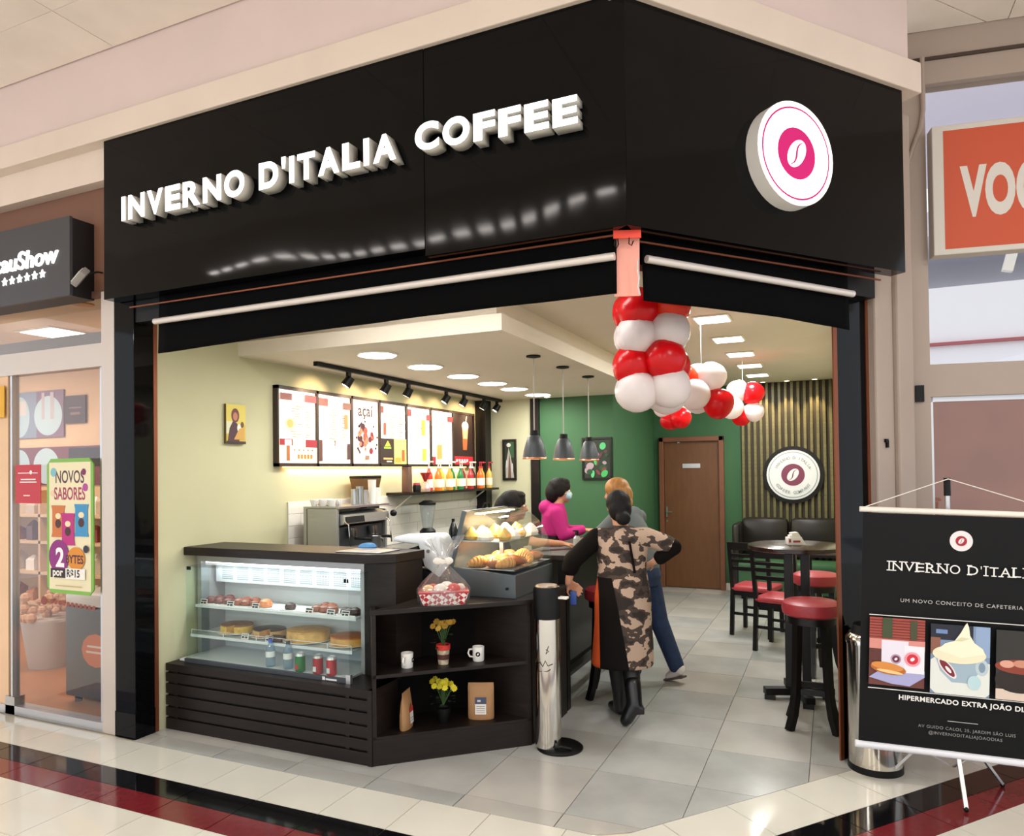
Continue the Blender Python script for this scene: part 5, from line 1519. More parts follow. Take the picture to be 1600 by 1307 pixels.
# ---- round stools
def stool(label, loc, rot=0.0, h=.80):
    t = thing('bar_stool', label, 'stool', loc, rot, group='round red bar stools')
    MB(m_red).lathe([(0, h - .10), (.15, h - .10), (.172, h - .085), (.178, h - .05), (.172, h - .018), (.15, h - .004), (0, h)], seg=32).build('seat', t)
    MB(m_blackwood).lathe([(0, h - .145), (.145, h - .145), (.145, h - .10), (0, h - .10)], seg=28).build('seat_ring', t)
    for k in range(4):
        a = PI / 4 + k * PI / 2
        d = Vector((math.cos(a), math.sin(a), 0))
        pts = [d * .115 + Vector((0, 0, h - .12)), d * .125 + Vector((0, 0, .42)), d * .135 + Vector((0, 0, .22)), d * .16 + Vector((0, 0, .09)), d * .195 + Vector((0, 0, 0.0))]
        g = MB(m_blackwood)
        for q in range(4):
            g.bar(pts[q] + Vector((0, 0, .004)), pts[q + 1] - Vector((0, 0, .0)), .042, .042, (d.x, d.y, .01))
        g.build('leg', t, smooth=False)
    for k in range(4):
        a = PI / 4 + k * PI / 2
        p0 = Vector((math.cos(a), math.sin(a), 0)) * .125
        p1 = Vector((math.cos(a + PI / 2), math.sin(a + PI / 2), 0)) * .125
        z = Vector((0, 0, .235 + .10 * (k % 2)))
        MB(m_blackwood).bar(p0 + z, p1 + z, .022, .035).build('stretcher', t, smooth=False)
stool('round red bar stool standing next to the black pillar in front of the table', (-.135, 4.95, 0), .03)
stool('round red bar stool behind the high table near the chairs', (-.13, 6.25, 0), .6)
stool('dark red bar stool pushed under the bar beside the person in camouflage', (-1.50, 5.07, 0), .2, .79)

# ---- ladder back chairs
def chair(label, loc, rot):
    t = thing('wooden_chair', label, 'chair', loc, rot, group='dark ladder back chairs with red seats')
    MB(m_red).box(-.20, .20, -.20, .20, .43, .485).build('seat', t, bevel=.022)
    MB(m_blackwood).box(-.19, .19, -.19, .19, .39, .43).build('seat_frame', t, smooth=False)
    for sx in (-1, 1):
        MB(m_blackwood).bar((sx * .18, -.18, .40), (sx * .185, -.19, 0), .036, .036, (0, 1, 0)).build('leg', t, smooth=False)
        g = MB(m_blackwood).bar((sx * .18, .18, .45), (sx * .185, .21, 0), .036, .036, (0, 1, 0)).bar((sx * .18, .18, .44), (sx * .185, .255, .92), .036, .03, (0, 1, 0))
        g.build('leg', t, smooth=False)
    for z, hh in ((.88, .075), (.79, .03), (.735, .03), (.66, .035)):
        y = .18 + .075 * (z - .45) / .47
        MB(m_blackwood).box(-.18, .18, y - .011, y + .011, z - hh / 2, z + hh / 2).build('back_slat', t, smooth=False)
    MB(m_blackwood).box(-.17, .17, -.19, -.17, .2, .225).build('stretcher', t, smooth=False)
    MB(m_blackwood).box(-.17, .17, .18, .20, .2, .225).build('stretcher', t, smooth=False)
chair('dark ladder back chair with red seat, nearer the high round table', (-.42, 6.95, 0), PI - .28)
chair('dark ladder back chair with red seat, nearer the green wall', (-.70, 7.53, 0), PI - .22)
# low table in front of the sofa
lt = thing('low_cafe_table', 'low dark square cafe table between the chairs and the sofa', 'table', (-.25, 8.25, 0))
MB(m_blackwood).box(-.24, .30, -.3, .3, .72, .75).build('table_top', lt, bevel=.004, smooth=False)
MB(m_blackwood).box(-.04, .04, -.04, .04, .05, .72).build('post', lt, smooth=False)
MB(m_blackwood).box(-.22, .22, -.035, .035, 0, .05).build('foot_beam', lt, smooth=False)
MB(m_blackwood).box(-.035, .035, -.22, .22, 0, .05).build('foot_beam', lt, smooth=False)
t = MB(m_porc).loft([(0, 0, 0, .05, .035), (0, 0, .05, .045, .03), (0, 0, .06, .03, .02)], 12).build('sugar_caddy', None, (-.40, 8.12, .7505)); tag(t, 'small white caddy on the low table behind the ladder back chair', 'caddy')

# ---- mall lighting: row of linear lamps in the hall ceiling
ml = thing('linear_lamp', 'long row of short bright lamp segments along the mall ceiling', 'light', (-7.2, -.7, 4.285))
MB(m_alu).box(0, 6.0, -.05, .05, -.02, -.001).build('housing', ml, smooth=False)
seg0 = None
m_tube = mat('mall_tube', '#ffffff', .5, emit=45, ecol='#fff6ee')
for k in range(22):
    if seg0 is None:
        seg0 = MB(m_tube).box(0, .15, -.035, .035, -.03, -.02).build('lamp_segment', ml, (.05 + k * .27, 0, 0), smooth=False)
    else:
        inst(seg0, ml, (.05 + k * .27, 0, 0))
for k, (x, y) in enumerate([(-5.5, -3.2), (-1.5, -3.2), (2.5, -3.2), (-5.5, -7), (-1.5, -7), (2.5, -7), (2.6, 1.2)]):
    t = thing('hall_light_panel', 'square hall ceiling light, %s of the hall row' % ('first', 'second', 'third', 'fourth', 'fifth', 'sixth', 'seventh')[k], 'light', (x, y, 4.286), group='hall ceiling lights')
    MB(m_white).box(-.62, .62, -.31, .31, -.012, -.001).build('rim', t, smooth=False)
    MB(m_light).box(-.58, .58, -.27, .27, -.016, -.012).build('diffuser', t, smooth=False)
    area_light('hall_light', (0, 0, -.03), K_MALL, 1.1, .5, (.96, .985, 1), (0, 0, 0), t)

# unseen LED batten added behind the blinds, lighting the edge of the lowered ceiling
t = thing('added_led_batten', 'slim unseen LED batten added on the cafe ceiling just behind the long blind', 'light', (-3.0, 3.5, 2.77))
MB(m_white).box(0, 1.9, -.03, .03, -.025, -.001).build('housing', t, smooth=False)
MB(m_tube).box(.02, 1.88, -.02, .02, -.032, -.025).build('tube', t, smooth=False)
area_light('added_batten_light', (.95, 0, -.04), 7.5, 1.8, .04, (.86, .97, 1), (0, 0, 0), t)
# ================================================================== NEIGHBOUR SHOP
m_orange = mat('orange_brown_floor', '#b5713f', .35, var=.1, scale=4)
m_brown = mat('brown_wall', '#7d5644', .7, var=.05, scale=3)
m_peach = mat('peach_wall', '#e3bf9c', .75, var=.05, scale=3)
NX0, NX1 = -9.6, -4.12
struct(MB(m_orange).box(NX0, NX1, 3.22, 5.3, -.1, .0).build('floor', smooth=False))
struct(MB(mat('neighbour_ceiling', '#e6d3bd', .8)).box(NX0, NX1, 3.24, 5.3, 2.85, 2.95).build('ceiling', smooth=False))
nb = struct(MB(m_peach).box(NX0, NX1, 5.2, 5.3, 0, 2.85).build('wall_back', smooth=False))
struct(MB(mat('shop_side_wall', '#cdb79c', .75)).box(-4.25, -4.16, 3.32, 5.2, 0, 2.85).build('wall_side', smooth=False))
struct(MB(m_brown).box(NX0, -4.11, 3.17, 3.26, 2.83, 3.53).build('wall_front', smooth=False))
struct(MB(mat('brown_trim', '#5e4034', .6)).box(NX0, -4.16, 3.15, 3.17, 2.80, 2.845).build('trim_9', smooth=False))
# shopfront frame and glass
m_fr = mat('pale_alu_frame', '#cbbfb6', .4, metal=.3)
g = MB(m_fr).box(-4.285, -4.165, 3.14, 3.22, 0, 2.83)
struct(g.build('window_post', smooth=False))
struct(MB(m_fr).box(NX0, -4.285, 3.14, 3.22, 2.35, 2.50).build('window_transom', smooth=False))
struct(MB(m_alu).box(NX0, -4.285, 3.14, 3.22, 0.0, .06).build('window_sill', smooth=False))
w3 = struct(MB(m_shopglass).box(-5.22, -4.285, 3.172, 3.178, .06, 2.35).build('window_3', smooth=False))
MB(m_alu).box(-5.235, -5.215, 3.15, 3.20, .05, 2.35).build('window_frame', w3, smooth=False)
MB(m_alu).box(-4.335, -4.315, 3.165, 3.185, .06, 2.35).build('window_frame', w3, smooth=False)
MB(m_steel).box(-5.28, -5.18, 3.14, 3.21, .0, .12).build('floor_patch', w3, smooth=False)
struct(MB(m_shopglass).box(NX0, -4.285, 3.172, 3.178, 2.50, 2.80).build('window_4', smooth=False))
d2 = struct(MB(m_peach).box(-5.50, -5.26, 3.15, 3.21, .0, 2.35).build('wall_pier', smooth=False))
# sign box
sb2 = thing('shop_sign_box', 'dark grey neighbour shop sign box with white letters and stars', 'sign', (-5.6, 3.0, 2.79))
MB(mat('sign_grey', '#3c3a3d', .45)).box(-.9, 1.215, 0, .02, .0, .505).build('sign_face', sb2, smooth=False)
MB(mat('sign_black_side', '#121113', .5)).box(-.9, 1.21, .02, .17, .0, .50).build('sign_casing', sb2, smooth=False)
lt_ = MB(mat('neon_white', '#ffffff', .4, emit=1.1))
lt_.text('CacauShow', .165, (1.10, -.0005, .222), (1, 0, 0), (0, 0, 1), .002, .006, 'RIGHT', 1.0, .004, 1.1, .12)
lt_.build('lettering', sb2, smooth=False)
for k in range(6):
    st = []
    for i in range(10):
        a = PI / 2 + i * PI / 5
        r = .030 if i % 2 == 0 else .014
        st.append((r * math.cos(a), r * math.sin(a)))
    MB(MATS['neon_white']).ext(st, (.985 - .078 * (5 - k) - .03 + .0, 0, .165 - .0015 * (5 - k)), (1, 0, 0), (0, 0, 1), (0, -1, 0), .0, .008).build('star', sb2, smooth=False)
fl = thing('flood_light', 'small grey floodlight fixed beside the neighbour sign box', 'light', (-4.33, 3.13, 2.86))
MB(m_black).tube([(0.03, .03, .1), (.05, -.02, .09), (.02, -.08, .06)], .006, 6).build('arm', fl)
MB(mat('flood_grey', '#8d8783', .5)).ext([(-.06, -.03), (.06, -.03), (.07, .03), (-.07, .03)], (0, -.10, .04), (.8, 0, .55), (-.3, .7, .6), (.4, .7, -.6), -.02, .02).build('lamp_head', fl, bevel=.005)
MB(mat('flood_glass', '#d8d2cc', .3)).ext([(-.05, -.022), (.05, -.022), (.055, .022), (-.055, .022)], (0, -.10, .04), (.8, 0, .55), (-.3, .7, .6), (.4, .7, -.6), -.025, -.02).build('lens', fl)
# interior ceiling lamp
t = thing('shop_ceiling_panel', 'bright square ceiling panel inside the neighbour shop', 'light', (-5.9, 3.93, 2.85))
MB(m_white).box(-.22, .22, -.22, .22, -.012, -.001).build('rim', t, smooth=False)
MB(m_light).box(-.2, .2, -.18, .18, -.016, -.012).build('diffuser', t, smooth=False)
area_light('shop_panel_light', (0, 0, -.03), 32, .4, .4, (1, .9, .75), (0, 0, 0), t)
area_light('shop_panel_light', (-2.2, .2, -.03), 32, .4, .4, (1, .9, .75), (0, 0, 0), t)
t = thing('ceiling_rose_lamp', 'small round brass downlight in the neighbour shop ceiling', 'light', (-4.77, 3.36, 2.85))
MB(mat('brass', '#b98a4a', .35, metal=.7)).lathe([(0, -.001), (.07, -.001), (.07, -.01), (.05, -.012), (0, -.012)], seg=18).build('ring', t)
# ceiling duct band behind transom
struct(MB(mat('duct_grey', '#a9a29c', .5)).box(-8.5, -4.26, 3.5, 3.62, 2.55, 2.68).build('beam', smooth=False))
# wall graphics
t = thing('wall_graphic', 'grey purple wall poster with two pale blue circles in the neighbour shop', 'poster', (-8.6, 5.195, 2.08))
MB(mat('poster_board', '#8a6f86', .6)).box(0, .92, -.015, -.001, 0, .52).build('board', t, smooth=False)
p = Print((0, -.0155, 0), (1, 0, 0), (0, 0, 1)); p.rect(0, .46, 0, .52, '#8d97ad').shape(circ(.17, .24, .17, .23), '#b6cbd6').shape(circ(.66, .24, .24, .22), '#bcd0da').rect(.10, .28, .26, .42, '#d6ccc8').rect(.55, .60, .2, .5, '#c2b4bc').rect(.70, .76, .2, .5, '#c2b4bc'); p.build('print', t, smooth=False, recalc=False)
t = thing('wall_graphic', 'plum wall band with a large pale blue circle above the gift shelves', 'poster', (-8.6, 5.195, 1.55))
MB(mat('plum_board', '#7d4654', .6)).box(0, 1.75, -.012, -.001, 0, .42).build('board', t, smooth=False)
p = Print((0, -.0125, 0), (1, 0, 0), (0, 0, 1)); p.shape(circ(.16, .2, .18, .2), '#b6cbd6').shape(circ(.62, .21, .22, .2), '#bcd0da').rect(1.0, 1.5, .2, .4, '#3a3034'); p.build('print', t, smooth=False, recalc=False)
t = thing('dark_wall_panel', 'small dark brown wall panel beside the blue circle poster', 'panel', (-7.66, 5.195, 2.22))
MB(mat('dark_plum', '#4c3233', .5)).box(0, .34, -.02, -.001, 0, .30).build('board', t, smooth=False); MB(mat('plum_ink', '#8a6a66', .6)).box(.1, .26, -.022, -.02, .09, .12).box(.08, .28, -.022, -.02, .16, .175).build('lettering_bars', t, smooth=False)
# gift shelves
shf = thing('gift_shelving', 'long pale gift shelving along the neighbour shop back wall', 'shelf', (-8.9, 4.85, 0))
for z in (.30, .62, .94, 1.22):
    MB(mat('pale_wood', '#d9b58c', .5)).box(0, 4.2, 0, .34, z, z + .03).build('shelf_board', shf, smooth=False)
for x in (0, 1.3, 2.6, 4.17):
    MB(MATS['pale_wood']).box(x, x + .03, 0, .34, 0, 1.5).build('upright', shf, smooth=False)
random.seed(12)
gc = ['#8a2a34', '#e6d2bc', '#3a2420', '#d9a05c', '#c8b4a4', '#5a2430', '#f0e6da', '#b8703c']
gn = {'#8a2a34': 'maroon', '#e6d2bc': 'cream', '#3a2420': 'dark brown', '#d9a05c': 'golden', '#c8b4a4': 'taupe', '#5a2430': 'plum', '#f0e6da': 'ivory', '#b8703c': 'copper'}
for zi, z in enumerate((.33, .65, .97, 1.25)):
    for k in range(16):
        x = -8.8 + .245 * k
        if abs(x + 8.9 - 1.31) < .09 or abs(x + 8.9 - 2.61) < .09:
            continue
        h = random.uniform(.12, .22)
        c = gc[random.randrange(8)]
        b = MB(mat('gift_box_' + c[1:], c, .5)).box(-.06, .06, -.05, .05, 0, h * .7).add([(-.06, -.05, h * .7), (.06, -.05, h * .7), (.06, .05, h * .7), (-.06, .05, h * .7), (-.02, 0, h), (.02, 0, h)], [(0, 1, 5, 4), (2, 3, 4, 5), (1, 2, 5), (3, 0, 4)])
        o = b.build('gift_box', None, (x, 4.95, z + .0005), random.uniform(-.2, .2), smooth=False)
        tag(o, '%s wrapped gift box, %s along the %s shelf of the neighbour shop' % (gn[c], ('first', 'second', 'third', 'fourth', 'fifth', 'sixth', 'seventh', 'eighth', 'ninth', 'tenth', 'eleventh', 'twelfth', 'thirteenth', 'fourteenth', 'fifteenth', 'sixteenth')[k], ('lowest', 'second', 'third', 'top')[zi]), 'box', 'gift boxes on the %s shelf' % ('lowest', 'second', 'third', 'top')[zi])
# posters on the glass
t = thing('green_border_poster', 'green bordered offer poster with snack packets hung on the shop glass', 'poster', (-4.80, 3.13, .87))
MB(mat('poster_green', '#7bb04a', .5)).ext([(0, .04), (.04, 0), (.42, 0), (.46, .04), (.46, .85), (.42, .89), (.04, .89), (0, .85)], (0, 0, 0), (1, 0, 0), (0, 0, 1), (0, -1, 0), 0, .008).build('board', t, smooth=False)
p = Print((0, -.0085, 0), (1, 0, 0), (0, 0, 1))
p.rect(.025, .435, .025, .865, '#e6dcb8').write('NOVOS', .115, .23, .73, '#5a3a4a', align='CENTER', sx=.72, off=.002).write('SABORES', .115, .23, .62, '#a33a5c', align='CENTER', sx=.66, off=.002)
for x, y, r, c in ((.07, .80, .03, '#7fb8c4'), (.37, .80, .022, '#7a2a5c'), (.385, .70, .026, '#b0489c'), (.06, .26, .018, '#6aa03c'), (.06, .66, .02, '#e8c8a8')):
    p.shape(circ(x, y, r, n=14), c)
for x0, c, dy in ((.05, '#c8743c', .02), (.28, '#3f8fc0', .03), (.15, '#b8287c', -.03)):
    p.shape([(x0, .35 + dy), (x0 + .14, .35 + dy), (x0 + .13, .38 + dy), (x0 + .13, .53 + dy), (x0 + .14, .56 + dy), (x0, .56 + dy), (x0 + .01, .53 + dy), (x0 + .01, .38 + dy)], c).shape(circ(x0 + .07, .44 + dy, .03, n=14), '#4a2a2a').shape(circ(x0 + .07, .49 + dy, .028, .02, n=12), '#ecd9b0')
p.shape(circ(.13, .245, .10, .11), '#8a2a7c').shape(circ(.30, .235, .085, .075), '#d98a2c').write('2', .17, .10, .18, '#f4eef2', off=.006).write('BYTES', .075, .20, .205, '#4a2a3a', sx=.85, off=.002)
p.rect(.05, .20, .105, .165, '#2a2226').write('por', .07, .07, .118, '#f2ece6', off=.002).rect(.20, .39, .10, .17, '#f0ece4').write('R$15', .068, .21, .115, '#2a2226', off=.002, sx=.9)
p.shape(circ(.40, .30, .025), '#2a2a3a').rect(.10, .36, .05, .056, '#c0a878')
p.build('print', t, smooth=False, recalc=False)
t = thing('red_notice', 'plain red notice sheet with white lines stuck on the shop glass', 'poster', (-5.16, 3.14, 1.46))
MB(mat('notice_red', '#bc2a36', .5)).box(0, .27, -.002, .002, 0, .265).build('sheet', t, smooth=False)
p = Print((0, -.0024, 0), (1, 0, 0), (0, 0, 1)); p.rect(.03, .24, .205, .211, '#f0d8d8').rect(.06, .22, .16, .168, '#f4e2e2').rect(.05, .23, .142, .150, '#f4e2e2').rect(.09, .16, .05, .058, '#f0d0d0').shape(circ(.17, .212, .014), '#f4e2e2'); p.build('print', t, smooth=False, recalc=False)
t = thing('yellow_tag', 'narrow yellow paper tag on the shop pier', 'tag', (-5.42, 3.13, 2.06)); MB(mat('tag_yellow', '#e0a82c', .6)).box(0, .15, .0, .006, 0, .22).build('sheet', t, smooth=False); MB(mat('maroon_dot', '#5c2228', .6)).cyl((.03, -.001, .17), .03, .004, 16, axis=(0, -1, 0)).build('dot', t)
# freezer and baskets
t = thing('chest_freezer', 'dark grey chest freezer with white lid behind the shop glass', 'freezer', (-5.12, 3.46, 0))
MB(mat('freezer_grey', '#4b4f52', .45)).box(0, .86, 0, .55, .05, .70).build('body', t, bevel=.012)
MB(m_porc).box(-.005, .865, -.005, .555, .70, .80).build('lid', t, bevel=.03)
p = Print((0, -.001, 0), (1, 0, 0), (0, 0, 1)); p.shape(circ(.33, .40, .15, .12, n=12), '#d9764c').rect(.24, .42, .42, .435, '#f2d8c8').rect(.23, .43, .38, .395, '#f2d8c8'); p.build('sticker', t, smooth=False, recalc=False)
for x in (.06, .76):
    for y in (.06, .46):
        MB(m_black).cyl((x, y, 0), .025, .05, 10).build('wheel', t)
t = thing('dried_flower_planter', 'tall pale planter full of dried flowers near the shop door', 'planter', (-6.25, 4.1, 0))
MB(mat('planter_grey', '#b9aaa4', .7)).loft([(0, 0, 0, .17, .17), (0, 0, .40, .24, .22), (0, 0, .42, .23, .21)], 20).build('pot', t)
fb = MB(mat('dried_flower', '#d9a98a', .8)); random.seed(5)
for k in range(40):
    a, r = random.random() * 6.28, random.random() * .26
    fb.ball((r * math.cos(a), r * math.sin(a), .44 + random.random() * .2), random.uniform(.02, .045), 6, 4)
fb.build('dried_blooms', t)['kind'] = 'stuff'
t = thing('glass_sticker_row', 'row of small dark safety dots stuck across the shop glass', 'sticker', (-4.85, 3.166, .80))
MB(mat('sticker_maroon', '#8a4a44', .6)).ext([p_ for p_ in circ(0, 0, .03, n=14)], (-.05, 0, 0), (1, 0, 0), (0, 0, 1), (0, -1, 0), 0, .002).build('round_dot', t, smooth=False)
for k in range(11):
    MB(MATS['sticker_maroon']).ext(circ(0, 0, .016, n=10), (.03 + .042 * k, 0, -.002 * k), (1, 0, 0), (0, 0, 1), (0, -1, 0), 0, .002).build('dot', t, smooth=False)
# ================================================================== PEOPLE
m_skin = mat('skin', '#c08a6c', .5, var=.05, scale=15)
m_hairb = mat('black_hair', '#0e0a0a', .65, spec=.25, bump=.5, scale=50, stretch=(1, 1, .3))
def remesh(o, vox, it=8, fac=.5):
    m = o.modifiers.new('join', 'REMESH')
    m.mode = 'VOXEL'
    m.voxel_size = vox
    m.use_smooth_shade = True
    s = o.modifiers.new('relax', 'SMOOTH')
    s.factor, s.iterations = fac, it
    return o
def hand(mb, wrist, d, nrm, side, curl=.5, s=1.0):
    """palm, four unequal bent fingers and a thumb leaving the side of the palm"""
    w, d, n = Vector(wrist), Vector(d).normalized(), Vector(nrm).normalized()
    n = (n - d * n.dot(d)).normalized()
    x = d.cross(n) * side
    for a, b in ((-.022, 0), (.0, 0), (.022, 0)):
        mb.limb(w + x * a * .6 * s, w + d * .075 * s + x * a * s, .015 * s, .012 * s, 8)
    for k, (off, L) in enumerate(((.030, .062), (.010, .072), (-.010, .068), (-.029, .052))):
        p = w + d * .075 * s + x * off * s
        d1 = (d - n * curl * .6).normalized()
        q = p + d1 * L * .55 * s
        d2 = (d - n * curl * 1.6).normalized()
        mb.limb(p, q, .0092 * s, .0085 * s, 8)
        mb.limb(q, q + d2 * L * .5 * s, .0085 * s, .0072 * s, 8)
    p = w + d * .022 * s + x * .024 * s
    q = p + (d * .6 + x * .8 - n * .2).normalized() * .04 * s
    mb.limb(p, q, .0115 * s, .0098 * s, 8)
    mb.limb(q, q + (d * .9 + x * .25 - n * .3).normalized() * .032 * s, .0098 * s, .008 * s, 8)
def head(mb, c, f, s=1.0):
    """skull, jaw, nose, ears, neck stub; f = facing"""
    c, f = Vector(c), Vector(f).normalized()
    q = Vector((0, 1, 0)).rotation_difference(f)
    r = f.cross(Vector((0, 0, 1))).normalized()
    mb.ball(c + Vector((0, 0, .025 * s)), (.072 * s, .090 * s, .092 * s), 18, 12, q)
    mb.ball(c + f * .030 * s + Vector((0, 0, -.045 * s)), (.052 * s, .058 * s, .062 * s), 16, 10, q)
    mb.ball(c + f * .060 * s + Vector((0, 0, -.085 * s)), (.024 * s, .022 * s, .02 * s), 10, 8, q)
    mb.limb(c + f * .086 * s + Vector((0, 0, .012 * s)), c + f * .104 * s + Vector((0, 0, -.022 * s)), .008 * s, .013 * s, 8)
    mb.ball(c + f * .083 * s + Vector((0, 0, -.056 * s)), (.024 * s, .010 * s, .008 * s), 10, 6, q)
    for sg_ in (-1, 1):
        mb.ball(c + r * sg_ * .074 * s + Vector((0, 0, -.005 * s)), (.010 * s, .018 * s, .030 * s), 10, 8, q)
def person(label, loc, rot, J, skin=m_skin, vox=.0085):
    b = MB(skin)
    head(b, J['head'], J['face'], J.get('hs', 1.0))
    b.limb(Vector(J['head']) + Vector((0, 0, -.07)), J['neck'], .046, .052)
    ch, pv = Vector(J['chest']), Vector(J['pelvis'])
    nk = Vector(J['neck'])
    b.limb(nk, ch, .05, .10)
    b.limb(ch, pv, .105, .11)
    for sd, sg_ in (('L', -1), ('R', 1)):
        sh, el, wr, hd_ = (Vector(J[k + sd]) for k in ('sh', 'el', 'wr', 'hand'))
        b.limb(nk + Vector((0, 0, -.045)), sh - Vector((0, 0, .01)), .04, .04)
        b.limb(ch, sh, .08, .05)
        b.limb(sh, el, .046, .036)
        b.limb(el, wr, .036, .024)
        hand(b, wr, hd_ - wr, J.get('pn' + sd, (0, 0, 1)), sg_ * J.get('th' + sd, 1), J.get('curl' + sd, .5))
        hp, kn, an = (Vector(J[k + sd]) for k in ('hip', 'kn', 'an'))
        b.limb(pv, hp, .10, .09)
        b.limb(hp, kn, .08, .052)
        b.limb(kn, an, .05, .034)
    o = b.build('person', None, loc, rot)
    remesh(o, vox)
    return tag(o, label, 'person')
def wear(name, parent, mb, vox=.009, it=6):
    o = mb.build(name, parent)
    return remesh(o, vox, it)
def eyes(parent, c, f, s=1.0):
    c, f = Vector(c), Vector(f).normalized()
    r = f.cross(Vector((0, 0, 1))).normalized()
    for sg_ in (-1, 1):
        MB(m_porc).ball(c + f * .080 * s + r * sg_ * .031 * s + Vector((0, 0, .008 * s)), (.012 * s, .012 * s, .008 * s), 10, 8).build('eye', parent)
        MB(m_black).ball(c + f * .090 * s + r * sg_ * .031 * s + Vector((0, 0, .008 * s)), .0055 * s, 8, 6).build('pupil', parent)
        MB(m_hairb).tube([c + f * .082 * s + r * sg_ * (.018 + .012 * k) * s + Vector((0, 0, (.026 + .003 * (k == 1)) * s)) for k in range(3)], .004 * s, 6).build('eyebrow', parent)

# ---- woman in a camouflage dress, seen from behind
J = dict(head=(-.01, .06, 1.395), face=(-.2, 1, 0), neck=(0, .02, 1.255), chest=(0, .02, 1.10), pelvis=(0, 0, .82), hs=.98,
         shL=(-.165, .0, 1.20), elL=(-.325, -.01, 1.045), wrL=(-.355, .0, .905), handL=(-.30, .06, .855), pnL=(-.3, 1, .2), curlL=.9,
         shR=(.165, .0, 1.20), elR=(.335, -.02, 1.135), wrR=(.215, .02, 1.03), handR=(.15, .06, .99), pnR=(.3, .2, 1), curlR=.6,
         hipL=(-.075, 0, .78), knL=(-.045, .06, .44), anL=(-.01, .09, .10), hipR=(.075, 0, .78), knR=(.045, .02, .46), anR=(.045, -.10, .17))
m_camo = bpy.data.materials.new('camouflage_cloth')
m_camo.use_nodes = True
nt = m_camo.node_tree
bs = nt.nodes['Principled BSDF']
bs.inputs['Roughness'].default_value = .85
bs.inputs['Specular IOR Level'].default_value = .1
tc = nt.nodes.new('ShaderNodeTexCoord')
mp = nt.nodes.new('ShaderNodeMapping')
mp.inputs['Scale'].default_value = (10, 10, 15)
nz = nt.nodes.new('ShaderNodeTexNoise')
nz.inputs['Scale'].default_value = 1.0
nz.inputs['Detail'].default_value = 2.5
cr = nt.nodes.new('ShaderNodeValToRGB')
cr.color_ramp.interpolation = 'CONSTANT'
cr.color_ramp.elements[0].color = lin('#37302d')
cr.color_ramp.elements[1].color = lin('#4c413b')
cr.color_ramp.elements[1].position = .44
e = cr.color_ramp.elements.new(.535)
e.color = lin('#b59b88')
sp = nt.nodes.new('ShaderNodeSeparateXYZ')
def lt(sock, v):
    n = nt.nodes.new('ShaderNodeMath'); n.operation = 'LESS_THAN'
    nt.links.new(sock, n.inputs[0]); n.inputs[1].default_value = v
    return n.outputs[0]
def mul(a, b):
    n = nt.nodes.new('ShaderNodeMath'); n.operation = 'MULTIPLY'
    nt.links.new(a, n.inputs[0]); nt.links.new(b, n.inputs[1])
    return n.outputs[0]
def mix(fac, a, col):
    n = nt.nodes.new('ShaderNodeMix'); n.data_type = 'RGBA'
    nt.links.new(fac, n.inputs[0]); nt.links.new(a, n.inputs[6]); n.inputs[7].default_value = lin(col)
    return n.outputs[2]
nt.links.new(tc.outputs['Object'], mp.inputs[0]); nt.links.new(mp.outputs[0], nz.inputs['Vector'])
nt.links.new(nz.outputs['Fac'], cr.inputs[0]); nt.links.new(tc.outputs['Object'], sp.inputs[0])
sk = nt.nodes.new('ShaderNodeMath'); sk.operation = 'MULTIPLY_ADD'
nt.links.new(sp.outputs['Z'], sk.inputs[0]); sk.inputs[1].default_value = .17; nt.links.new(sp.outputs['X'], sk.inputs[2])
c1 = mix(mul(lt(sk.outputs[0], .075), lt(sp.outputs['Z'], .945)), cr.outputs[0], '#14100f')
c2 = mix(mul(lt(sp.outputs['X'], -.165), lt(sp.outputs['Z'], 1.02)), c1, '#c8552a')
nt.links.new(c2, bs.inputs['Base Color'])
m_darkcloth = mat('dark_brown_cloth', '#120e0d', .85, spec=.1, bump=.1, scale=40)
P = person('person seen from behind in camouflage dress and black boots leaning at the bar', (-1.27, 4.61, 0), .423, J)
d = MB(m_camo).loft([(0, .015, 1.275, .062, .055), (0, .01, 1.25, .105, .08), (0, .0, 1.21, .165, .10), (0, .0, 1.13, .172, .118), (0, .0, 1.0, .158, .12), (0, -.01, .92, .168, .135), (0, -.01, .82, .185, .15), (0, -.005, .65, .188, .155), (0, 0, .50, .198, .165), (-.005, .01, .375, .205, .17), (-.005, .01, .36, .20, .165)], 28).limb((-.145, 0, 1.192), (.145, 0, 1.192), .070, .070)
wear('dress', P, d, .009, 5)
s = MB(m_darkcloth).limb((-.165, 0, 1.195), (-.325, -.01, 1.05), .066, .062).limb((-.325, -.01, 1.05), (-.34, 0, 1.0), .062, .058)
wear('sleeve', P, s, .009, 5)
m_cs = m_camo
s = MB(m_camo).limb((.165, 0, 1.195), (.30, -.015, 1.145), .066, .062)
wear('sleeve', P, s, .009, 5)
s = MB(m_darkcloth).limb((.28, -.012, 1.15), (.335, -.02, 1.13), .060, .056).limb((.335, -.02, 1.13), (.255, .01, 1.06), .054, .048)
wear('sleeve_cuff', P, s, .009, 5)
h = MB(m_hairb).ball((-.012, .045, 1.425), (.084, .10, .085), 18, 12).ball((-.008, .0, 1.38), (.078, .07, .085), 16, 10).ball((.0, -.075, 1.325), (.050, .042, .045), 14, 10).limb((0, -.03, 1.35), (0, -.06, 1.33), .05, .04)
wear('hair', P, h, .007, 4)
MB(m_darkcloth).tube([(.03, -.124, 1.18), (.05, -.13, 1.05), (.06, -.135, .98)], .008, 6).build('back_strap', P)
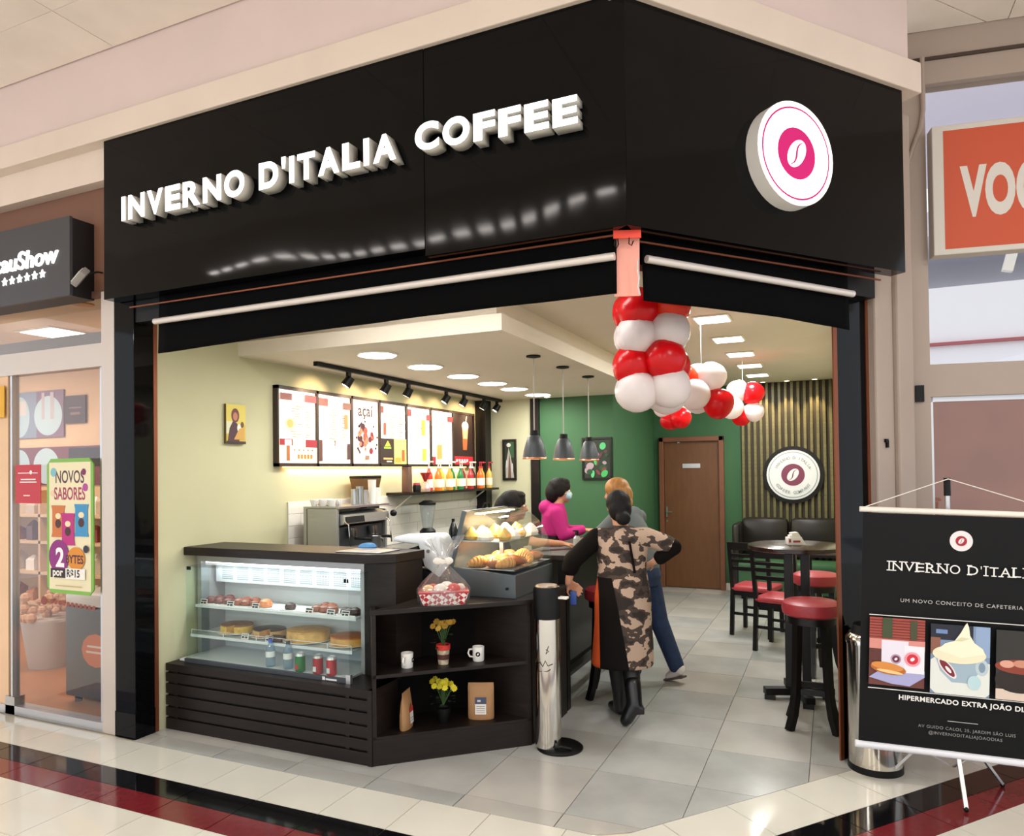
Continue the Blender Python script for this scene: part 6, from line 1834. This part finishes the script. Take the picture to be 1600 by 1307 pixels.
l = MB(mat('black_leggings', '#131113', .5)).limb((-.06, .03, .55), (-.045, .06, .44), .078, .066).limb((-.045, .06, .44), (-.012, .09, .14), .066, .05).limb((.06, .02, .55), (.045, .02, .46), .078, .066).limb((.045, .02, .46), (.045, -.09, .19), .066, .05)
wear('leggings', P, l, .009, 4)
m_boot = mat('black_boot_leather', '#0f0e10', .3)
b_ = MB(m_boot).limb((-.015, .085, .24), (-.008, .09, .07), .055, .05).limb((-.008, .085, .05), (-.04, .19, .035), .045, .036).limb((-.04, .19, .035), (-.05, .215, .03), .036, .03)
wear('boot', P, b_, .008, 4)
b_ = MB(m_boot).limb((.045, -.075, .26), (.048, -.115, .15), .056, .052).limb((.048, -.12, .14), (.0, -.125, .055), .050, .042).limb((.0, -.125, .055), (-.012, -.122, .040), .042, .037).box(.05, .105, -.165, -.09, .085, .135)
wear('boot', P, b_, .008, 4)
t = MB(mat('phone_blue', '#2a4a9a', .35)).box(-.020, .020, -.005, .005, -.09, 0).build('blue_phone', None, (-1.27 + -.315 * .911 - .045 * .41, 4.61 + -.315 * .41 + .045 * .911 - .012, .842), .3, bevel=.003)
tag(t, 'small blue phone held in the lowered hand of the person in camouflage', 'phone')

# ---- person in grey top and jeans leaning over the bar
J = dict(head=(.02, .25, 1.455), face=(0, 1, -.15), neck=(0, .18, 1.315), chest=(0, .13, 1.15), pelvis=(0, 0, .88),
         shL=(-.165, .13, 1.255), elL=(-.20, .28, 1.125), wrL=(-.13, .40, 1.10), handL=(-.09, .48, 1.088), pnL=(0, .1, 1), curlL=.15,
         shR=(.165, .13, 1.255), elR=(.21, .27, 1.125), wrR=(.14, .40, 1.10), handR=(.09, .48, 1.088), pnR=(0, .1, 1), curlR=.15,
         hipL=(-.08, 0, .84), knL=(-.09, .05, .46), anL=(-.09, .03, .09), hipR=(.08, 0, .84), knR=(.10, -.08, .46), anR=(.12, -.23, .12))
P = person('person in grey top and blue jeans bending over the bar', (-1.36, 5.52, 0), 1.25, J)
m_grey = mat('grey_knit', '#5f6668', .85, bump=.1, scale=60)
d = MB(m_grey).loft([(0, -.0, .855, .165, .125), (0, .01, .95, .16, .13), (0, .07, 1.08, .175, .135), (0, .12, 1.20, .185, .125), (0, .15, 1.28, .15, .10), (0, .17, 1.32, .08, .07)], 24).limb((-.165, .13, 1.255), (-.20, .28, 1.125), .066, .052).limb((-.20, .28, 1.125), (-.14, .38, 1.10), .05, .04).limb((.165, .13, 1.255), (.21, .27, 1.125), .066, .052).limb((.21, .27, 1.125), (.15, .38, 1.10), .05, .04).limb((-.1, .14, 1.27), (.1, .14, 1.27), .08, .08)
wear('grey_top', P, d, .010, 6)
j_ = MB(mat('blue_denim', '#1b2d4d', .8, var=.15, scale=30)).loft([(0, 0, .90, .15, .12), (0, -.005, .82, .165, .135), (0, 0, .74, .155, .12)], 22).limb((-.08, 0, .80), (-.09, .05, .46), .098, .072).limb((-.09, .05, .46), (-.09, .03, .10), .072, .06).limb((.08, 0, .80), (.10, -.08, .46), .098, .074).limb((.10, -.08, .46), (.12, -.215, .13), .074, .062)
wear('jeans', P, j_, .010, 6)
h = MB(mat('blond_hair', '#a8743a', .5, var=.3, scale=40, bump=.4, stretch=(1, 1, .3))).ball((.02, .235, 1.495), (.092, .105, .088), 18, 12).ball((.02, .18, 1.44), (.088, .075, .09), 16, 10).ball((.02, .15, 1.38), (.06, .05, .06), 14, 10)
wear('hair', P, h, .008, 4)
m_sh = mat('white_sneaker', '#d6cfc8', .6)
for k, (a, tpt, hz) in enumerate((((-.09, .03, .06), (-.10, .17, .035), .03), ((.12, -.245, .105), (.13, -.15, .035), .09))):
    sh_ = wear('sneaker', P, MB(m_sh).limb(a, tpt, .045, .034), .008, 3)
    MB(mat('sneaker_sole', '#5a4a44', .7)).bar(Vector(a) + Vector((0, -.04, -.048)), Vector(tpt) + Vector((0, .035, -.030)), .07, .016).build('sole', sh_, bevel=.006)

# ---- woman in a pink hoodie with mask behind the bar
J = dict(head=(0, .06, 1.445), face=(0, 1, -.1), neck=(0, .02, 1.30), chest=(0, .01, 1.14), pelvis=(0, 0, .86),
         shL=(-.16, .02, 1.245), elL=(-.20, .10, 1.04), wrL=(-.12, .28, 1.065), handL=(-.08, .37, 1.072), pnL=(0, 0, 1), curlL=.3,
         shR=(.16, .02, 1.245), elR=(.21, .08, 1.03), wrR=(.16, .27, 1.085), handR=(.14, .37, 1.085), pnR=(0, 0, 1), curlR=.3,
         hipL=(-.08, 0, .84), knL=(-.09, .03, .46), anL=(-.09, 0, .08), hipR=(.08, 0, .84), knR=(.09, .03, .46), anR=(.09, 0, .08))
P = person('person in bright pink hoodie and face mask standing behind the bar', (-2.42, 6.42, 0), -1.22, J)
eyes(P, J['head'], J['face'])
m_pinkh = mat('pink_fleece', '#a8126a', .85, bump=.1, scale=40)
d = MB(m_pinkh).loft([(0, 0, 1.03, .165, .13), (0, 0, 1.12, .17, .13), (0, .0, 1.22, .185, .12), (0, .0, 1.29, .14, .10), (0, .01, 1.33, .085, .08)], 24).limb((-.16, .02, 1.245), (-.20, .10, 1.05), .068, .056).limb((-.20, .10, 1.05), (-.13, .26, 1.07), .056, .042).limb((.16, .02, 1.245), (.21, .08, 1.04), .068, .056).limb((.21, .08, 1.04), (.165, .25, 1.085), .056, .042).ball((0, -.08, 1.29), (.11, .075, .075), 14, 10)
wear('hoodie', P, d, .010, 6)
d = MB(m_black).loft([(0, 0, 1.06, .15, .12), (0, 0, .9, .165, .135), (0, 0, .78, .165, .13)], 22).limb((-.08, 0, .80), (-.09, .03, .46), .095, .07).limb((-.09, .03, .46), (-.09, 0, .05), .07, .06).limb((.08, 0, .80), (.09, .03, .46), .095, .07).limb((.09, .03, .46), (.09, 0, .05), .07, .06)
wear('black_trousers', P, d, .011, 4)
h = MB(m_hairb).ball((0, .045, 1.49), (.094, .11, .088), 18, 12).ball((0, .10, 1.53), (.075, .05, .035), 14, 8).ball((.065, .05, 1.46), (.03, .06, .07), 12, 8).ball((-.065, .05, 1.46), (.03, .06, .07), 12, 8).ball((0, -.02, 1.43), (.088, .07, .10), 16, 10)
wear('hair', P, h, .008, 4)
MB(mat('mask_blue', '#a9cdd6', .7)).ball((0, .125, 1.405), (.058, .042, .050), 16, 10).build('face_mask', P)
MB(m_porc).tube([(-.055, .12, 1.42), (-.085, .05, 1.435)], .002, 5).tube([(.055, .12, 1.42), (.085, .05, 1.435)], .002, 5).build('mask_loops', P)

# ---- attendant behind the heated display reaching across the bar
J = dict(head=(0, .06, 1.375), face=(.05, 1, -.1), neck=(0, .02, 1.235), chest=(0, .01, 1.08), pelvis=(0, 0, .80), hs=.97,
         shL=(-.155, .02, 1.175), elL=(-.19, .10, .98), wrL=(-.12, .22, .98), handL=(-.08, .29, .98), pnL=(0, 0, 1), curlL=.5,
         shR=(.155, .03, 1.18), elR=(.17, .22, 1.115), wrR=(.10, .42, 1.095), handR=(.08, .50, 1.085), pnR=(0, 0, 1), curlR=.5,
         hipL=(-.08, 0, .78), knL=(-.09, .03, .43), anL=(-.09, 0, .08), hipR=(.08, 0, .78), knR=(.09, .03, .43), anR=(.09, 0, .08))
P = person('person in black t-shirt behind the heated display reaching over the bar', (-2.27, 4.98, 0), -1.2, J)
eyes(P, J['head'], J['face'], .97)
m_tee = mat('black_tshirt', '#1b191b', .85)
d = MB(m_tee).loft([(0, 0, .80, .165, .135), (0, 0, .92, .158, .13), (0, 0, 1.05, .165, .125), (0, .0, 1.16, .175, .115), (0, .0, 1.225, .13, .09), (0, .01, 1.26, .07, .065)], 24).limb((-.155, .02, 1.175), (-.18, .07, 1.06), .066, .058).limb((.155, .03, 1.18), (.165, .14, 1.14), .066, .056)
wear('tshirt', P, d, .010, 6)
d = MB(m_black).loft([(0, 0, .82, .15, .12), (0, 0, .74, .16, .125)], 20).limb((-.08, 0, .74), (-.09, .03, .43), .092, .068).limb((-.09, .03, .43), (-.09, 0, .04), .068, .055).limb((.08, 0, .74), (.09, .03, .43), .092, .068).limb((.09, .03, .43), (.09, 0, .04), .068, .055)
wear('black_trousers', P, d, .011, 4)
h = MB(m_hairb).ball((0, .045, 1.415), (.090, .105, .085), 18, 12).ball((0, .10, 1.455), (.07, .05, .035), 14, 8).ball((.06, .06, 1.39), (.03, .06, .06), 12, 8).ball((-.06, .06, 1.39), (.03, .06, .06), 12, 8).ball((0, -.025, 1.36), (.085, .07, .10), 16, 10).ball((0, -.07, 1.32), (.06, .05, .07), 12, 8)
wear('hair', P, h, .008, 4)

# ---- small things on the bar
t = thing('sanitizer_bottle', 'clear pump bottle with black cap beside the reaching hand on the bar', 'bottle', (-1.72, 5.02, 1.0605))
MB(glass('sanitizer_clear', '#e8f0f0', 1.5, .02, .3)).lathe([(0, 0), (.028, 0), (.03, .08), (.014, .10), (0, .10)], seg=14).build('bottle_body', t)
MB(m_black).cyl((0, 0, .10), .013, .03, 10).box(-.03, .01, -.006, .006, .13, .14).build('pump', t)
t = thing('glass_biscuit_jar', 'small glass jar of yellow biscuits standing on the bar', 'jar', (-1.80, 6.2, 1.0605))
MB(m_glass).box(-.075, .075, -.06, .06, 0, .11).build('jar', t, smooth=False)
MB(m_yel).box(-.06, .06, -.05, .05, .005, .075).build('biscuits', t, bevel=.01)
